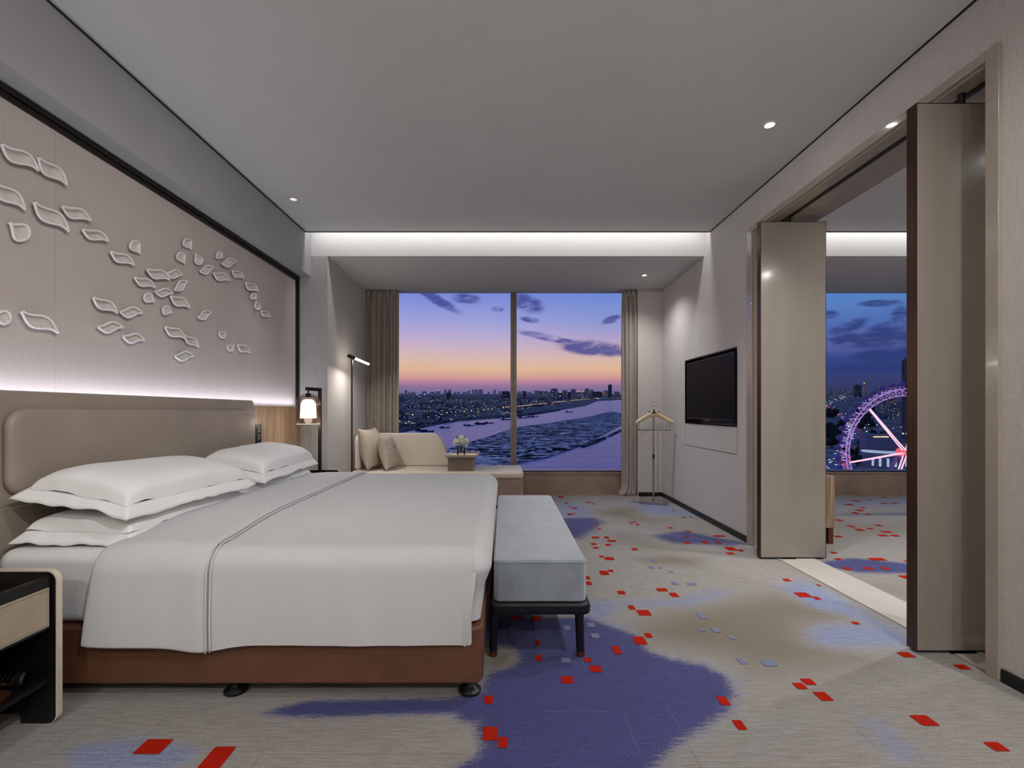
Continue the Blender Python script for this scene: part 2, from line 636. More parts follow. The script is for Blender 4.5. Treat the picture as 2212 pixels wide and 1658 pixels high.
    for pts, w, a in (
        ([(820, 705), (1000, 630), (1300, 575), (1500, 545), (1700, 592), (1880, 652), (1640, 690), (1650, 770), (1800, 812), (1900, 850), (1600, 890), (1380, 885), (1280, 830), (1100, 790), (900, 745)], 0.5, 1.0),
        ([(820, 370), (1000, 352), (1150, 370), (1100, 402), (900, 392)], 0.35, 0.95),
        ([(570, 150), (700, 122), (870, 112), (870, 168), (1000, 182), (900, 200), (720, 172)], 0.5, 0.8),
        ([(660, 262), (800, 240), (880, 262), (1000, 312), (1100, 332), (900, 345)], 0.5, 0.6),
        ([(120, 800), (240, 800), (280, 860), (190, 890), (110, 900)], 0.12, 0.6),
        ([(1700, 180), (2130, 180), (2300, 260), (1800, 300)], 0.5, 0.5),
        ([(1350, 1060), (1600, 1000), (1900, 1060), (1850, 1090), (1500, 1100)], 0.4, 0.5),
        ([(1880, 470), (2130, 480), (2300, 600), (2130, 580), (1930, 520)], 0.4, 0.5),
    ):
        brown = mx(brown, soft(k4(pts), w, a))
    # squares as fields too: 0 none, 1 red, .5 pale
    v = np.stack([PX.ravel(), PY.ravel(), np.zeros(PX.size)], 1)
    nx, ny = PX.shape
    i = np.arange(nx * ny).reshape(nx, ny)
    faces = np.stack([i[:-1, :-1].ravel(), i[1:, :-1].ravel(), i[1:, 1:].ravel(), i[:-1, 1:].ravel()], 1)
    red = [(130, 1205, 88, 65), (192, 1247, 58, 52), (123, 1043, 52, 38), (362, 843, 38, 28), (359, 771, 26, 22), (498, 948, 72, 34),
        (634, 896, 68, 30), (597, 852, 40, 22), (735, 806, 45, 38), (845, 760, 70, 38), (886, 735, 38, 22), (865, 627, 75, 26), (806, 602, 36, 20),
        (757, 530, 45, 16), (951, 517, 62, 14), (1008, 541, 45, 20), (1245, 1048, 55, 42), (1322, 1164, 55, 46), (1610, 977, 62, 30),
        (1650, 957, 66, 30), (1722, 1027, 75, 42), (2118, 828, 75, 24), (1625, 541, 75, 22), (1690, 557, 34, 14), (1547, 470, 38, 12),
        (1700, 495, 20, 8), (1876, 676, 38, 12), (675, 436, 50, 20), (706, 426, 30, 10), (700, 368, 55, 14), (662, 358, 28, 8), (597, 460, 24, 15),
        (602, 486, 32, 16), (635, 316, 34, 8), (625, 298, 34, 9), (694, 302, 34, 8), (712, 283, 50, 8), (687, 267, 28, 9), (633, 267, 42, 8),
        (820, 323, 32, 10), (653, 227, 18, 6), (640, 208, 16, 6), (511, 156, 30, 8), (534, 152, 16, 4), (535, 127, 32, 6), (513, 122, 14, 4),
        (495, 102, 20, 4), (598, 99, 28, 4), (622, 106, 20, 4), (468, 73, 34, 6), (805, 197, 26, 5), (822, 192, 20, 4), (835, 205, 22, 5),
        (993, 221, 26, 6), (1008, 139, 12, 4), (1055, 171, 26, 4), (1090, 170, 18, 4), (1078, 237, 26, 6), (1069, 262, 28, 5), (1070, 292, 34, 10),
        (1157, 290, 34, 11), (1219, 290, 26, 9), (1225, 260, 68, 7), (1280, 321, 55, 16), (1327, 329, 30, 10), (1278, 343, 46, 9),
        (258, 650, 60, 18), (352, 655, 50, 24), (1771, 339, 30, 8), (1793, 370, 34, 8), (1980, 371, 90, 12), (2132, 380, 50, 8), (1835, 415, 46, 12),
        (1938, 415, 46, 12), (2018, 415, 40, 12), (2120, 457, 60, 18), (1793, 262, 44, 8), (1856, 214, 32, 8), (1895, 230, 46, 9), (1945, 224, 30, 6),
        (1987, 209, 34, 7), (2023, 240, 55, 8), (2007, 257, 54, 8), (2065, 258, 44, 8), (1797, 184, 34, 8), (1876, 150, 36, 7), (1897, 137, 38, 8),
        (1912, 125, 24, 5), (1934, 156, 28, 6), (1845, 110, 44, 6), (1876, 92, 34, 5), (2010, 104, 40, 4), (2062, 104, 32, 4), (2013, 75, 28, 4),
        (1948, 86, 20, 3), (2387, 887, 70, 24), (2205, 1142, 105, 50), (2550, 1267, 90, 44)]
    pale = [(498, 699, 36, 22), (612, 685, 46, 20), (632, 737, 46, 22), (492, 854, 54, 24), (1140, 642, 40, 26), (1142, 708, 42, 14), (1208, 710, 40, 22),
        (1285, 745, 40, 18), (1332, 858, 40, 28), (1462, 868, 80, 28), (910, 377, 26, 14), (900, 410, 30, 10), (942, 412, 22, 8), (993, 430, 24, 8),
        (1013, 487, 36, 14), (1092, 490, 54, 12)]
    def rects(lst):
        out = []
        for cx, cy, w, h in lst:
            a = fl(1000 + cx / 2.212, 1040 + (cy - h / 2) / 2.212)
            b = fl(1000 + cx / 2.212, 1040 + (cy + h / 2) / 2.212)
            c = fl(1000 + cx / 2.212, 1040 + cy / 2.212)
            ww = w / 2.212 * c.y / FPX
            sk = 0.12 * ww
            dx = (a.x - b.x) * 0.0
            xm = c.x
            out.append((xm - ww * .40, xm + ww * .40, b.y, a.y))
        return out
    big = []
    for x0_, x1_, ya, yb in ((302, 360, 1597, 1629), (440, 488, 1613, 1672)):
        c = fl((x0_ + x1_) / 2, (ya + yb) / 2)
        big.append((fl(x0_, (ya + yb) / 2).x, fl(x1_, (ya + yb) / 2).x, fl(0, yb).y, fl(0, ya).y))
    vs = [tuple(q) for q in v]
    fs = [tuple(int(t) for t in f) for f in faces]
    mi = [0] * len(fs)
    for lst, k in ((rects(red) + big, 1), (rects(pale), 2)):
        for (a, b, c, d) in lst:
            n0 = len(vs)
            r = min(b - a, d - c) * 0.07
            pol = rrect(a, b, c, d, r, 2)
            vs += [(x, y, 0.0022) for x, y in pol]
            fs.append(tuple(range(n0, n0 + len(pol))))
            mi.append(k)
    me = bpy.data.meshes.new('floor')
    me.from_pydata(vs, [], fs)
    me.polygons.foreach_set('material_index', mi)
    att = me.attributes.new('pattern', 'FLOAT_COLOR', 'POINT')
    col = np.zeros((len(vs), 4))
    col[:nx * ny, 0] = navy.ravel()
    col[:nx * ny, 1] = lblue.ravel()
    col[:nx * ny, 2] = brown.ravel()
    col[:, 3] = 1
    att.data.foreach_set('color', col.ravel())
    # carpet material
    def carpet_mat(name, fixed=None):
        m = bpy.data.materials.new(name)
        m.use_nodes = True
        g = G(m.node_tree)
        out = g.n('ShaderNodeOutputMaterial')
        p = g.n('ShaderNodeBsdfPrincipled')
        pos = g.n('ShaderNodeNewGeometry').outputs['Position']
        streak = g.noise(g.mapping(pos, (9, 120, 1)), 1.0, 3.0, 0.65)
        streak2 = g.noise(g.mapping(pos, (55, 230, 1)), 1.0, 2.0, 0.6)
        fine = g.noise(g.mapping(pos, (240, 330, 1)), 1.0, 2.0, 0.7)
        st = g.m('ADD', g.m('MULTIPLY', streak, 0.6), g.m('MULTIPLY', streak2, 0.4))
        if fixed:
            c = lin(fixed)
        else:
            at_ = g.n('ShaderNodeAttribute', attribute_name='pattern')
            sep = g.n('ShaderNodeSeparateColor')
            g.set(sep.inputs[0], at_.outputs['Color'])
            nv, lb, br = sep.outputs
            sh = g.m('MULTIPLY', g.m('SUBTRACT', st, 0.5), 2.4)
            base = g.mix(g.ss(st, 0.40, 0.60), lin('#8C857C'), lin('#A59E96'))
            # blue and rust threads running through the beige
            base = g.mix(g.ss(streak2, 0.56, 0.66, 0, 0.6), base, lin('#6E7292'))
            base = g.mix(g.ss(streak, 0.60, 0.72, 0, 0.16), base, lin('#70655A'))
            base = g.mix(g.ss(g.m('ADD', br, g.m('MULTIPLY', sh, 0.35)), 0.15, 0.85, 0, 0.85), base, lin('#72654F'))
            base = g.mix(g.ss(g.m('ADD', lb, g.m('MULTIPLY', sh, 0.75)), 0.25, 0.75, 0, 0.85), base, g.mix(g.ss(st, .4, .6), lin('#6C78A4'), lin('#8C98BA')))
            nvc = g.mix(g.ss(st, 0.38, 0.64), lin('#252868'), lin('#343881'))
            nvc = g.mix(g.ss(streak2, 0.62, 0.75, 0, .5), nvc, lin('#5E608A'))
            c = g.mix(g.ss(g.m('ADD', nv, g.m('MULTIPLY', sh, 0.6)), 0.35, 0.65), base, nvc)
            # thin broken grid lines
            sx = g.n('ShaderNodeSeparateXYZ')
            g.set(sx.inputs[0], pos)
            gx = g.m('ABSOLUTE', g.m('SUBTRACT', g.m('FRACT', g.m('MULTIPLY', sx.outputs[0], 11.0)), 0.5))
            brk = g.noise(g.mapping(pos, (11, 1.6, 1)), 1.0, 2.0, 0.5)
            lnx = g.m('MULTIPLY', g.ss(gx, 0.472, 0.49), g.ss(brk, 0.54, 0.60))
            gy = g.m('ABSOLUTE', g.m('SUBTRACT', g.m('FRACT', g.m('MULTIPLY', sx.outputs[1], 9.0)), 0.5))
            brk2 = g.noise(g.mapping(pos, (1.6, 9, 1), (3, 1, 0)), 1.0, 2.0, 0.5)
            lny = g.m('MULTIPLY', g.ss(gy, 0.478, 0.494), g.ss(brk2, 0.55, 0.61))
            ln = g.m('MAXIMUM', lnx, lny)
            c = g.mix(g.m('MULTIPLY', ln, g.ss(nv, 0.5, 0.7, 0.45, 0.0)), c, lin('#54525E'))
            c = g.mix(g.m('MULTIPLY', ln, g.ss(nv, 0.5, 0.7, 0.0, 0.35)), c, lin('#7072A0'))
        sn = g.n('ShaderNodeTexNoise')
        g.set(sn.inputs['Vector'], g.mapping(pos, (330, 430, 1)))
        sn.inputs['Scale'].default_value = 1.0
        sn.inputs['Detail'].default_value = 1.0
        if not fixed:
            c = g.mix(0.16, c, g.mix(1.0, g.mix(1.0, c, (2, 2, 2), 'MULTIPLY'), sn.outputs['Color'], 'MULTIPLY'))
        c = g.mix(g.ss(fine, 0.3, 0.7, 0.0, 1.0), g.mix(0.30, c, (0, 0, 0)), g.mix(0.0 if fixed else 0.08, c, (1, 1, 1)))
        g.set(p.inputs['Base Color'], c)
        p.inputs['Roughness'].default_value = 0.95
        p.inputs['Specular IOR Level'].default_value = 0.1
        p.inputs['Sheen Weight'].default_value = 0.0 if fixed else 0.1
        b = g.n('ShaderNodeBump')
        b.inputs['Strength'].default_value = 0.35
        b.inputs['Distance'].default_value = 0.004
        g.set(b.inputs['Height'], g.m('ADD', fine, g.m('MULTIPLY', streak2, 0.6)))
        g.set(p.inputs['Normal'], b.outputs[0])
        g.set(out.inputs[0], p.outputs[0])
        return m
    for mm in (carpet_mat('woven_carpet'), carpet_mat('red_carpet_square', '#B6220E'), carpet_mat('pale_carpet_square', '#7F849F')):
        me.materials.append(mm)
    o = bpy.data.objects.new('floor', me)
    C.objects.link(o)
    tag(o, 'patterned carpet of beige, brown and blue with small red squares', 'floor', None, 'structure')


carpet()

# ---- ceiling slabs
mb = MB()
mb.box(SOX + 0.012, XR - 0.012, YB, YC, CH, CH + 0.02)
struct(mb, 'ceiling', M['paint'], 'wide flat grey-white ceiling above the bed', 'ceiling')
mb = MB()
mb.box(XL - 0.3, XR2, YB, YH + 0.3, CH + 0.26, CH + 0.34)
struct(mb, 'ceiling_slab', M['paint'], 'concealed slab above the bedroom ceiling', 'ceiling')
mb = MB()
mb.box(XR2 + 0.01, XO, YB, YC, CH, CH + 0.02)
struct(mb, 'ceiling_adjoining', M['paint'], 'ceiling of the adjoining room seen through the doorway', 'ceiling')
mb = MB()
mb.box(XR2, XO, YB, YH + 0.3, CH + 0.26, CH + 0.34)
struct(mb, 'ceiling_slab_adjoining', M['paint'], 'concealed slab above the adjoining room', 'ceiling')
# dark shadow-gap edging round the ceiling
mb = MB()
mb.box(SOX + 0.001, SOX + 0.011, YB, YC + 0.012, CH - 0.004, CH + 0.016)
struct(mb, 'trim_1', M['black_trim'], 'thin dark edging between the ceiling and the soffit over the bed', 'trim')
mb = MB()
mb.box(XR - 0.011, XR - 0.001, YB, YC + 0.012, CH - 0.004, CH + 0.016)
struct(mb, 'trim_2', M['black_trim'], 'thin dark edging between the ceiling and the television wall', 'trim')
mb = MB()
mb.box(SOX + 0.012, XR - 0.012, YC + 0.001, YC + 0.012, CH - 0.006, CH + 0.02)
struct(mb, 'trim_3', M['black_trim'], 'thin dark edging along the window end of the ceiling', 'trim')
mb = MB()
mb.box(XR2 + 0.012, XO, YC + 0.001, YC + 0.012, CH - 0.006, CH + 0.02)
struct(mb, 'trim_4', M['black_trim'], 'thin dark edging at the end of the adjoining room ceiling', 'trim')

# ---- header beams with the lit cove in front
mb = MB()
mb.box(XL, XR + 0.001, YH, YW + 0.02, HZ, CH + 0.26)
mb.box(XL, XR + 0.001, YW + 0.02, YW + 0.3, HZ + 0.06, CH + 0.26)
struct(mb, 'ceiling_header', M['white_paint'], 'white header lit by the cove above the bedroom window bay', 'ceiling')
mb = MB()
mb.box(XR2, XO, YH, YW + 0.02, HZ, CH + 0.26)
mb.box(XR2, XO, YW + 0.02, YW + 0.3, HZ + 0.06, CH + 0.26)
struct(mb, 'ceiling_header_adjoining', M['white_paint'], 'white cove-lit header in the adjoining room', 'ceiling')

# ---- left side: wall, soffit, art panel, column, niche wall
mb = MB()
mb.box(XL - 0.3, XL - 0.02, YB, YH, 0, CH + 0.26)
struct(mb, 'wall_left', M['column'], 'wall behind the bed', 'wall')
mb = MB()
mb.box(XL - 0.02, SOX, YB, YH - 0.001, SOZ, CH + 0.26)
struct(mb, 'ceiling_soffit', M['soffit_paint'], 'long boxed soffit running above the bed wall', 'ceiling')
mb = MB()
mb.box(XL - 0.3, XN, YH, YW + 0.3, 0, HZ)
struct(mb, 'wall_niche_left', M['wall'], 'taupe wall at the left of the window bay', 'wall')
mb = MB()
mb.box(XL - 0.02, XN - 0.0005, YH - 0.004, YH, 0, HZ)
struct(mb, 'wall_column', M['column'], 'grey ribbed column face between the art wall and the window bay', 'wall')

# art panel: fabric field split by fine vertical joints, in a dark frame
AZ0, AZ1 = 1.20, SOZ - 0.004
joints = [at(320 / 2.674, 500, 1).x, at(893 / 2.674, 500, 1).x, at(1257 / 2.674, 500, 1).x, at(1508 / 2.674, 500, 1).x]
jy = [2.2 / -j for j in joints]
mb = MB()
ed = [YB] + jy + [YH - 0.06]
for a, b in zip(ed[:-1], ed[1:]):
    mb.box(XL - 0.018, XL, a + 0.0006, b - 0.0006, AZ0, AZ1 - 0.055)
mb.box(XL - 0.02, XL - 0.004, YB, YH - 0.06, AZ0, AZ1 - 0.055)
art = struct(mb, 'wall_art_panel', M['art_wall'], 'taupe fabric wall panel above the headboard with porcelain ornaments', 'wall')
mb = MB()
mb.box(XL - 0.02, XL + 0.022, YB, YH - 0.006, AZ1 - 0.026, AZ1)
mb.box(XL - 0.02, XL + 0.010, YB, YH - 0.03, AZ1 - 0.055, AZ1 - 0.026)
struct(mb, 'trim_5', M['dark_trim'], 'dark bronze rail along the top of the art panel', 'trim', bevel=0.003)
mb = MB()
mb.box(XL - 0.02, XL + 0.022, YH - 0.034, YH - 0.006, AZ0, AZ1 - 0.026)
mb.box(XL - 0.02, XL + 0.010, YH - 0.06, YH - 0.034, AZ0, AZ1 - 0.055)
struct(mb, 'trim_6', M['dark_trim'], 'dark bronze upright at the end of the art panel', 'trim', bevel=0.003)
# timber dado with the led groove on its top
mb = MB()
mb.box(XL - 0.02, XL + 0.03, YB, YH - 0.006, 0.0, AZ0 - 0.002)
struct(mb, 'wall_dado', M['wood'], 'pale timber wall panel behind the headboard and bedside tables', 'wall')

# ---- right wall with the doorway and the recess of the television
OY0, OY1, OZ = 2.03, 3.95, 2.685
TY0, TY1, TZ0, TZ1 = 4.225, 5.455, 1.003, 1.745
mb = MB()
w0, w1 = XR, XR2
mb.box(w0, w1, YB, OY0, 0, CH + 0.26)
mb.box(w0, w1, OY0, OY1, OZ, CH + 0.26)
mb.box(w0, w1, OY1, TY0, 0, CH + 0.26)
mb.box(w0, w1, TY0, TY1, 0, TZ0)
mb.box(w0, w1, TY0, TY1, TZ1, CH + 0.26)
mb.box(w0 + 0.11, w1, TY0, TY1, TZ0, TZ1)
mb.box(w0, w1, TY1, YW + 0.3, 0, CH + 0.26)
wr = struct(mb, 'wall_right', M['wall'], 'taupe wall with the doorway and the television', 'wall')
mb = MB()
mb.box(1.80, XR - 0.0005, YF, YW + 0.3, 0, HZ - 0.0005)
struct(mb, 'wall_back', M['wall'], 'short wall beside the right-hand curtain, behind the valet stand', 'wall')
# recess lining (dark) and the chrome band
mb = MB()
t = 0.012
mb.box(XR + 0.001, XR + 0.11, TY0, TY0 + t, TZ0, TZ1)
mb.box(XR + 0.001, XR + 0.11, TY1 - t, TY1, TZ0, TZ1)
mb.box(XR + 0.001, XR + 0.11, TY0 + t, TY1 - t, TZ1 - t, TZ1)
mb.box(XR + 0.001, XR + 0.11, TY0 + t, TY1 - t, TZ0, TZ0 + t)
mb.box(XR + 0.10, XR + 0.11, TY0 + t, TY1 - t, TZ0 + t, TZ1 - t)
tvbox = struct(mb, 'trim_7', M['dark_chrome'], 'dark metal lining of the television recess', 'trim')
# flush access panel under the screen, with its dark joint
mb = MB()
mb.box(XR - 0.0006, XR + 0.0004, TY0, TY1 - 0.02, 0.752, 0.757)
mb.box(XR - 0.0006, XR + 0.0004, TY0, TY0 + 0.004, 0.757, TZ0)
mb.box(XR - 0.0006, XR + 0.0004, TY1 - 0.024, TY1 - 0.02, 0.757, TZ0)
struct(mb, 'trim_8', M['black_trim'], 'thin joint of the flush access panel under the television', 'trim')

# baseboards
for nm, b, lb in (('baseboard_right', (XR - 0.012, XR, OY1 + 0.085, YF, 0, 0.055), 'black baseboard below the television wall'),
                  ('baseboard_back', (1.806, XR - 0.012, YF - 0.012, YF, 0, 0.055), 'black baseboard behind the valet stand'),
                  ('baseboard_near', (XR - 0.012, XR, YB, OY0 - 0.06, 0, 0.055), 'black baseboard at the near side of the doorway')):
    mb = MB()
    mb.box(*b)
    struct(mb, nm, M['black_trim'], lb, 'baseboard')

# doorway casing and lining
mb = MB()
mb.box(XR - 0.018, XR + 0.004, OY0 - 0.056, OY0, 0, OZ + 0.045)
mb.box(XR - 0.018, XR + 0.004, OY1, OY1 + 0.08, 0, OZ + 0.045)
mb.box(XR - 0.018, XR + 0.004, OY0, OY1, OZ, OZ + 0.045)
struct(mb, 'trim_9', M['casing'], 'beige lacquered casing round the wide doorway', 'trim', bevel=0.003)
mb = MB()
mb.box(XR + 0.004, XR2 + 0.01, OY0 - 0.001, OY0 + 0.012, 0, OZ)
mb.box(XR + 0.004, XR2 + 0.01, OY1 - 0.012, OY1 + 0.001, 0, OZ)
mb.box(XR + 0.004, XR2 + 0.01, OY0 + 0.012, OY1 - 0.012, OZ - 0.012, OZ)
struct(mb, 'trim_10', M['lining'], 'glossy taupe lining of the wide doorway', 'trim')
mb = MB()
mb.box(2.215, 2.245, OY0 + 0.02, OY1 - 0.02, OZ - 0.018, OZ - 0.0125)
struct(mb, 'trim_11', M['black_trim'], 'slim dark track in the head of the doorway', 'trim')
mb = MB()
mb.box(XR + 0.005, 2.41, OY0 + 0.013, OY1 - 0.013, 0.0005, 0.006)
struct(mb, 'trim_12', M['cream_stone'], 'pale stone threshold between the two rooms', 'trim')

# pivoting door leaves
def pivot_door(name, x0, x1, y0, y1, z0, z1, label):
    t = thing(name, ((x0 + x1) / 2, (y0 + y1) / 2, 0), label, 'door')
    t['kind'] = 'structure'
    mb = MB()
    e = 0.004
    mb.box(x0 + e, x1 - e, y0, y1, z0 + e, z1 - e)
    mb.build('door_face', M['lacquer'], t, bevel=0.001, bseg=1)
    for a, b in ((x0, x0 + e), (x1 - e, x1)):
        mb = MB()
        mb.box(a, b, y0 + 0.001, y1 - 0.001, z0, z1)
        mb.build('edge_strip', M['bronze'], t)
    for a, b in ((z1 - e, z1), (z0, z0 + e)):
        mb = MB()
        mb.box(x0 + e, x1 - e, y0 + 0.001, y1 - 0.001, a, b)
        mb.build('edge_strip', M['black_trim'], t)
    xm = (x0 + x1) / 2
    for nm, a, b in (('top_pivot', z1, OZ - 0.012), ('floor_pivot', 0.006, z0)):
        mb = MB()
        mb.lathe([(0.015, a), (0.015, b)], (xm - 0.02, (y0 + y1) / 2, 0), 12)
        mb.build(nm, M['black_trim'], t)
    mb = MB()
    mb.box(xm - 0.10, xm + 0.02, y0 - 0.01, y1 + 0.01, 0.006, 0.009)
    mb.build('floor_plate', M['dark_chrome'], t)
    return t


pivot_door('door_1', 1.987, 2.497, 3.594, 3.645, 0.012, 2.623, 'glossy taupe pivot door leaf standing open beside the television wall')
pivot_door('door_2', 1.956, 2.476, 2.198, 2.2535, 0.012, 2.615, 'glossy taupe pivot door leaf nearest the camera with a bronze edge')

# ---- window bays: sill walls, floor strips, frames, panes
def window(idx, x0, x1, mull, side):
    s = side
    mb = MB()
    mb.box(x0, x1, YW, YW + 0.3, 0, 0.305)
    struct(mb, 'wall_sill' + s, M['brown_stone'], ('brown marble upstand below the bedroom window' if not s else 'brown marble upstand below the adjoining room window'), 'wall')
    mb = MB()
    mb.box(x0, x1, YW - 0.012, YW + 0.02, 0.285, 0.307)
    struct(mb, 'window_sill' + s, M['brown_stone'], ('marble sill lip under the bedroom window' if not s else 'marble sill lip under the adjoining room window'), 'sill')
    mb = MB()
    mb.box(x0 + 0.002, x1 - 0.002, YW - 0.10, YW - 0.001, 0.0008, 0.005)
    struct(mb, 'trim_13' if not s else 'trim_14', M['brown_stone'], ('marble floor strip along the bedroom window' if not s else 'marble floor strip along the adjoining window'), 'trim')
    t = thing('window_%d' % idx, ((x0 + x1) / 2, YW + 0.05, 0.307), ('wide bedroom window looking over the river at dusk' if not s else 'tall adjoining room window looking over a lit ferris wheel'), 'window')
    t['kind'] = 'structure'
    mb = MB()
    mb.box(x0, x1, YW + 0.03, YW + 0.09, 0.307, 0.318)
    mb.box(x0, x1, YW + 0.021, YW + 0.09, HZ + 0.02, HZ + 0.035)
    mb.build('window_frame', M['dark_trim'], t)
    e = [x0]
    for a, b in mull:
        c = (a + b) / 2
        mb = MB()
        mb.box(a, c - 0.004, YW, YW + 0.10, 0.318, HZ - 0.001)
        mb.box(c + 0.004, b, YW, YW + 0.10, 0.318, HZ - 0.001)
        mb.box(c - 0.004, c + 0.004, YW + 0.012, YW + 0.09, 0.318, HZ - 0.006)
        mb.build('mullion', M['alu'], t)
        e += [a, b]
    e.append(x1)
    for a, b in zip(e[::2], e[1::2]):
        mb = MB()
        mb.box(a, b, YW + 0.055, YW + 0.063, 0.318, HZ + 0.02)
        mb.build('glass_pane', M['pane'], t)


window(1, XN, 1.80, [(0.083, 0.167)], '')
window(2, XR2 + 0.005, XO, [(4.12, 4.20), (5.90, 5.98)], '_adjoining')

# ---- walls out of sight that close the rooms
for nm, b, mt, lb in (('wall_near', (XL - 0.3, XO + 0.2, YB - 0.2, YB, 0, CH + 0.26), 'wall', 'wall behind the camera'),
                      ('wall_far_right', (XO, XO + 0.2, YB, YW + 0.3, 0, CH + 0.26), 'wall', 'far side wall of the adjoining room')):
    mb = MB()
    mb.box(*b)
    struct(mb, nm, M[mt], lb, 'wall')
# ------------------------------------------------------------------ porcelain leaves on the art wall
def ornament(A, B, kind, wid, label):
    """A, B: crop pixels of the two ends; built on the wall plane x = XL"""
    def W(p, h):
        px, py = p[0] / 2.674, 240 + p[1] / 2.674
        Y = -(XL + RIM) * FPX / (VX - px)
        return (XL + h, Y, CZ - (py - VY) * Y / FPX)
    a, b = np.array(A, float), np.array(B, float)
    L = np.linalg.norm(b - a)
    u_ = (b - a) / L
    v_ = np.array((u_[1], -u_[0]))
    if v_[1] > 0:
        v_ = -v_
    wid *= 0.80
    nu, nv = 26, 9
    sgn = random.choice((-1, 1))
    def cl(u):
        if kind == 'leaf':
            return L * 0.055 * math.sin(2 * PI * u) * -1
        return L * 0.03 * math.sin(PI * u) * sgn
    def hw(u):
        if kind == 'leaf':
            return 1.12 * wid * L * (math.sin(PI * u ** 0.94) ** 1.75) + (3.6 + L * .008) * (1 - u * .35) * min(1, 8 * u + .55, 8 * (1 - u) + .55)
        return 1.15 * wid * L * max(0.0, math.sin(PI * min(1, u) ** 1.5)) ** (1.15 if u < 0.63 else 0.6) + 1.0
    def rimz(u):
        return RIM
    def P(u, w, z):
        return W(a + u_ * L * u + v_ * (cl(u) + w), z)
    RIM = 0.030
    Lw = (Vector(W(a, 0)) - Vector(W(b, 0))).length
    RIM = max(0.020, min(0.042, 0.014 + 0.075 * Lw))
    org = W((a + b) / 2, 0)
    Lw = (Vector(W(a, 0)) - Vector(W(b, 0))).length
    mb = MB()
    def fn(i, j):
        u = i / (nu - 1)
        t = j / (nv - 1) * 2 - 1
        d = (1 - abs(t) ** 2.2) * math.sin(PI * u) ** 0.6
        return P(u, t * hw(u), RIM - d * min(0.024, 0.18 * Lw))
    mb.grid(fn, nu, nv)
    bowl = mb.build('porcelain_art_leaf', M['porcelain_in'], None, smooth=True, solid=0.004, origin=org)
    tag(bowl, label, 'wall ornament', 'white porcelain leaves flying across the art wall')
    mb = MB()
    pts = [P(i / (nu - 1), hw(i / (nu - 1)), rimz(i / (nu - 1))) for i in range(nu)]
    pts += [P(i / (nu - 1), -hw(i / (nu - 1)), rimz(i / (nu - 1))) for i in range(nu - 1, -1, -1)]
    r0 = 0.0076 if Lw > 0.24 else 0.0062
    mb.tube(pts, r0, 8, closed=True)
    mb.build('rim', M['porcelain'], bowl, smooth=True)
    mb = MB()
    o_ = Vector(org)
    mb.tube([o_, o_ + Vector((RIM - min(0.024, 0.18 * Lw) * 0.9, 0, 0))], 0.003, 8)
    mb.build('wall_pin', M['porcelain'], bowl, smooth=True)


